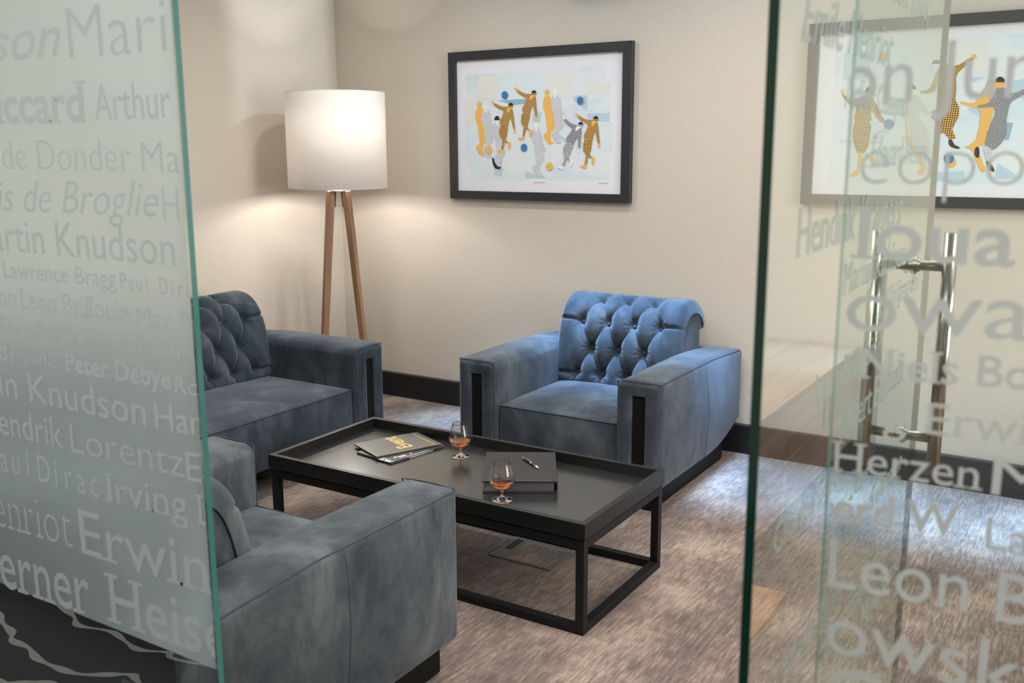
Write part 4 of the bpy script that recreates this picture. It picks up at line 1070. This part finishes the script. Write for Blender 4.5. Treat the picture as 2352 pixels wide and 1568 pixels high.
g = A_.poly(smooth_poly([(1240, 422), (1300, 418), (1350, 415), (1425, 370), (1440, 385), (1360, 450), (1330, 500), (1325, 640), (1215, 640), (1222, 520), (1190, 590), (1110, 600), (1100, 585), (1160, 570), (1200, 470)]), OCHL)
A_.poly(smooth_poly([(1215, 640), (1325, 640), (1352, 735), (1305, 830), (1330, 885), (1285, 890), (1250, 850), (1240, 860), (1200, 835), (1235, 790)]), OCHC, 'printed_trousers', g)
A_.ell((1448, 362), 15, 15, OCH, 'printed_hand', parent=g); A_.ell((1205, 415), 26, 28, WHI, 'printed_face', parent=g); A_.ell((1205, 410), 28, 26, LN, 'printed_cap', 0, 180, parent=g)
A_.poly(smooth_poly([(1200, 838), (1215, 845), (1212, 880), (1226, 895), (1200, 900)]), DK, 'printed_shoe', g); A_.poly(smooth_poly([(1285, 895), (1305, 900), (1320, 930), (1352, 945), (1345, 958), (1300, 945), (1283, 925)]), DK, 'printed_shoe', g)
g = A_.poly(smooth_poly([(1545, 500), (1580, 520), (1600, 580), (1580, 660), (1550, 800), (1510, 930), (1470, 940), (1500, 1040), (1522, 1098), (1490, 1100), (1450, 1010), (1430, 960), (1385, 945), (1460, 900), (1490, 720), (1440, 690), (1362, 665), (1370, 650), (1450, 660), (1520, 560)]), OCH)
g = A_.poly(smooth_poly([(1590, 570), (1640, 560), (1700, 600), (1770, 570), (1780, 600), (1690, 650), (1665, 720), (1655, 800), (1650, 880), (1580, 960), (1520, 950), (1530, 850), (1580, 740), (1570, 690), (1480, 695), (1470, 675), (1540, 660)]), GRL)
A_.poly(smooth_poly([(1510, 940), (1560, 960), (1550, 1040), (1530, 1040), (1515, 990)]), WHL, 'printed_trousers', g)
A_.ell((1615, 535), 28, 32, OCH, 'printed_face', parent=g); A_.ell((1615, 528), 33, 36, DK, 'printed_cap', 0, 180, parent=g)
A_.poly(smooth_poly([(1455, 950), (1480, 950), (1478, 1015), (1450, 1000)]), DK, 'printed_shoe', g); A_.poly(smooth_poly([(1525, 1040), (1550, 1045), (1580, 1100), (1545, 1095)]), DK, 'printed_shoe', g)
A_.poly([(1190, 965), (1240, 965), (1235, 1000), (1215, 1035), (1190, 1030)], WHI, 'printed_foot'); A_.poly([(1190, 985), (1205, 985), (1210, 1020), (1190, 1040)], OCH, 'printed_foot')
# ============================================================ CEILING FITTINGS
for i, (x, y) in enumerate(DOWN):
    t = empty('ceiling_downlight', (x, y, CEIL), 0, 'round recessed ceiling downlight ' + ['above the gap between sofa and picture wall', 'above the near end of the sofa', 'above the armchair by the picture wall', 'above the armchair in the foreground', 'above the wooden sideboard', 'above the wooden bench'][i], 'light', 'ceiling downlights')
    lathe('trim_ring', [(0.085, -0.006), (0.105, -0.006), (0.108, 0), (0.083, 0)], WHITEP, t, 40)
    lathe('lens', [(0, -0.001), (0.084, -0.001)], LENS, t, 40)
t = empty('ceiling_slot_light', (3.3, -0.42, CEIL), 0, 'long cool-toned slot light in the ceiling along the picture wall', 'light')
for sx in (-1, 1): box('trim_rail', (-2.34, sx * 0.155, -0.008), (2.34, sx * 0.170, 0), WHITEP, t)
box('lens', (-2.34, -0.154, -0.003), (2.34, 0.154, -0.001), BLENS, t)

t = empty('added_light_baffle', (1.55, -0.45, CEIL), 0, 'small open box added to shape a cool light patch on the left wall', 'light')  # unseen box added to crop the accent light to a rectangular patch
for nm, a, b in (('baffle_side', (-0.07, -0.045, -0.215), (0.09, -0.0345, -0.002)), ('baffle_side', (-0.07, 0.0345, -0.215), (0.09, 0.045, -0.002)),
                 ('baffle_top', (-0.07, -0.0345, -0.090), (0.09, 0.0345, -0.002)), ('baffle_bottom', (-0.07, -0.0345, -0.215), (0.09, 0.0345, -0.205)), ('baffle_back', (0.075, -0.0345, -0.205), (0.09, 0.0345, -0.090))):
    box(nm, a, b, BLACKM, t)
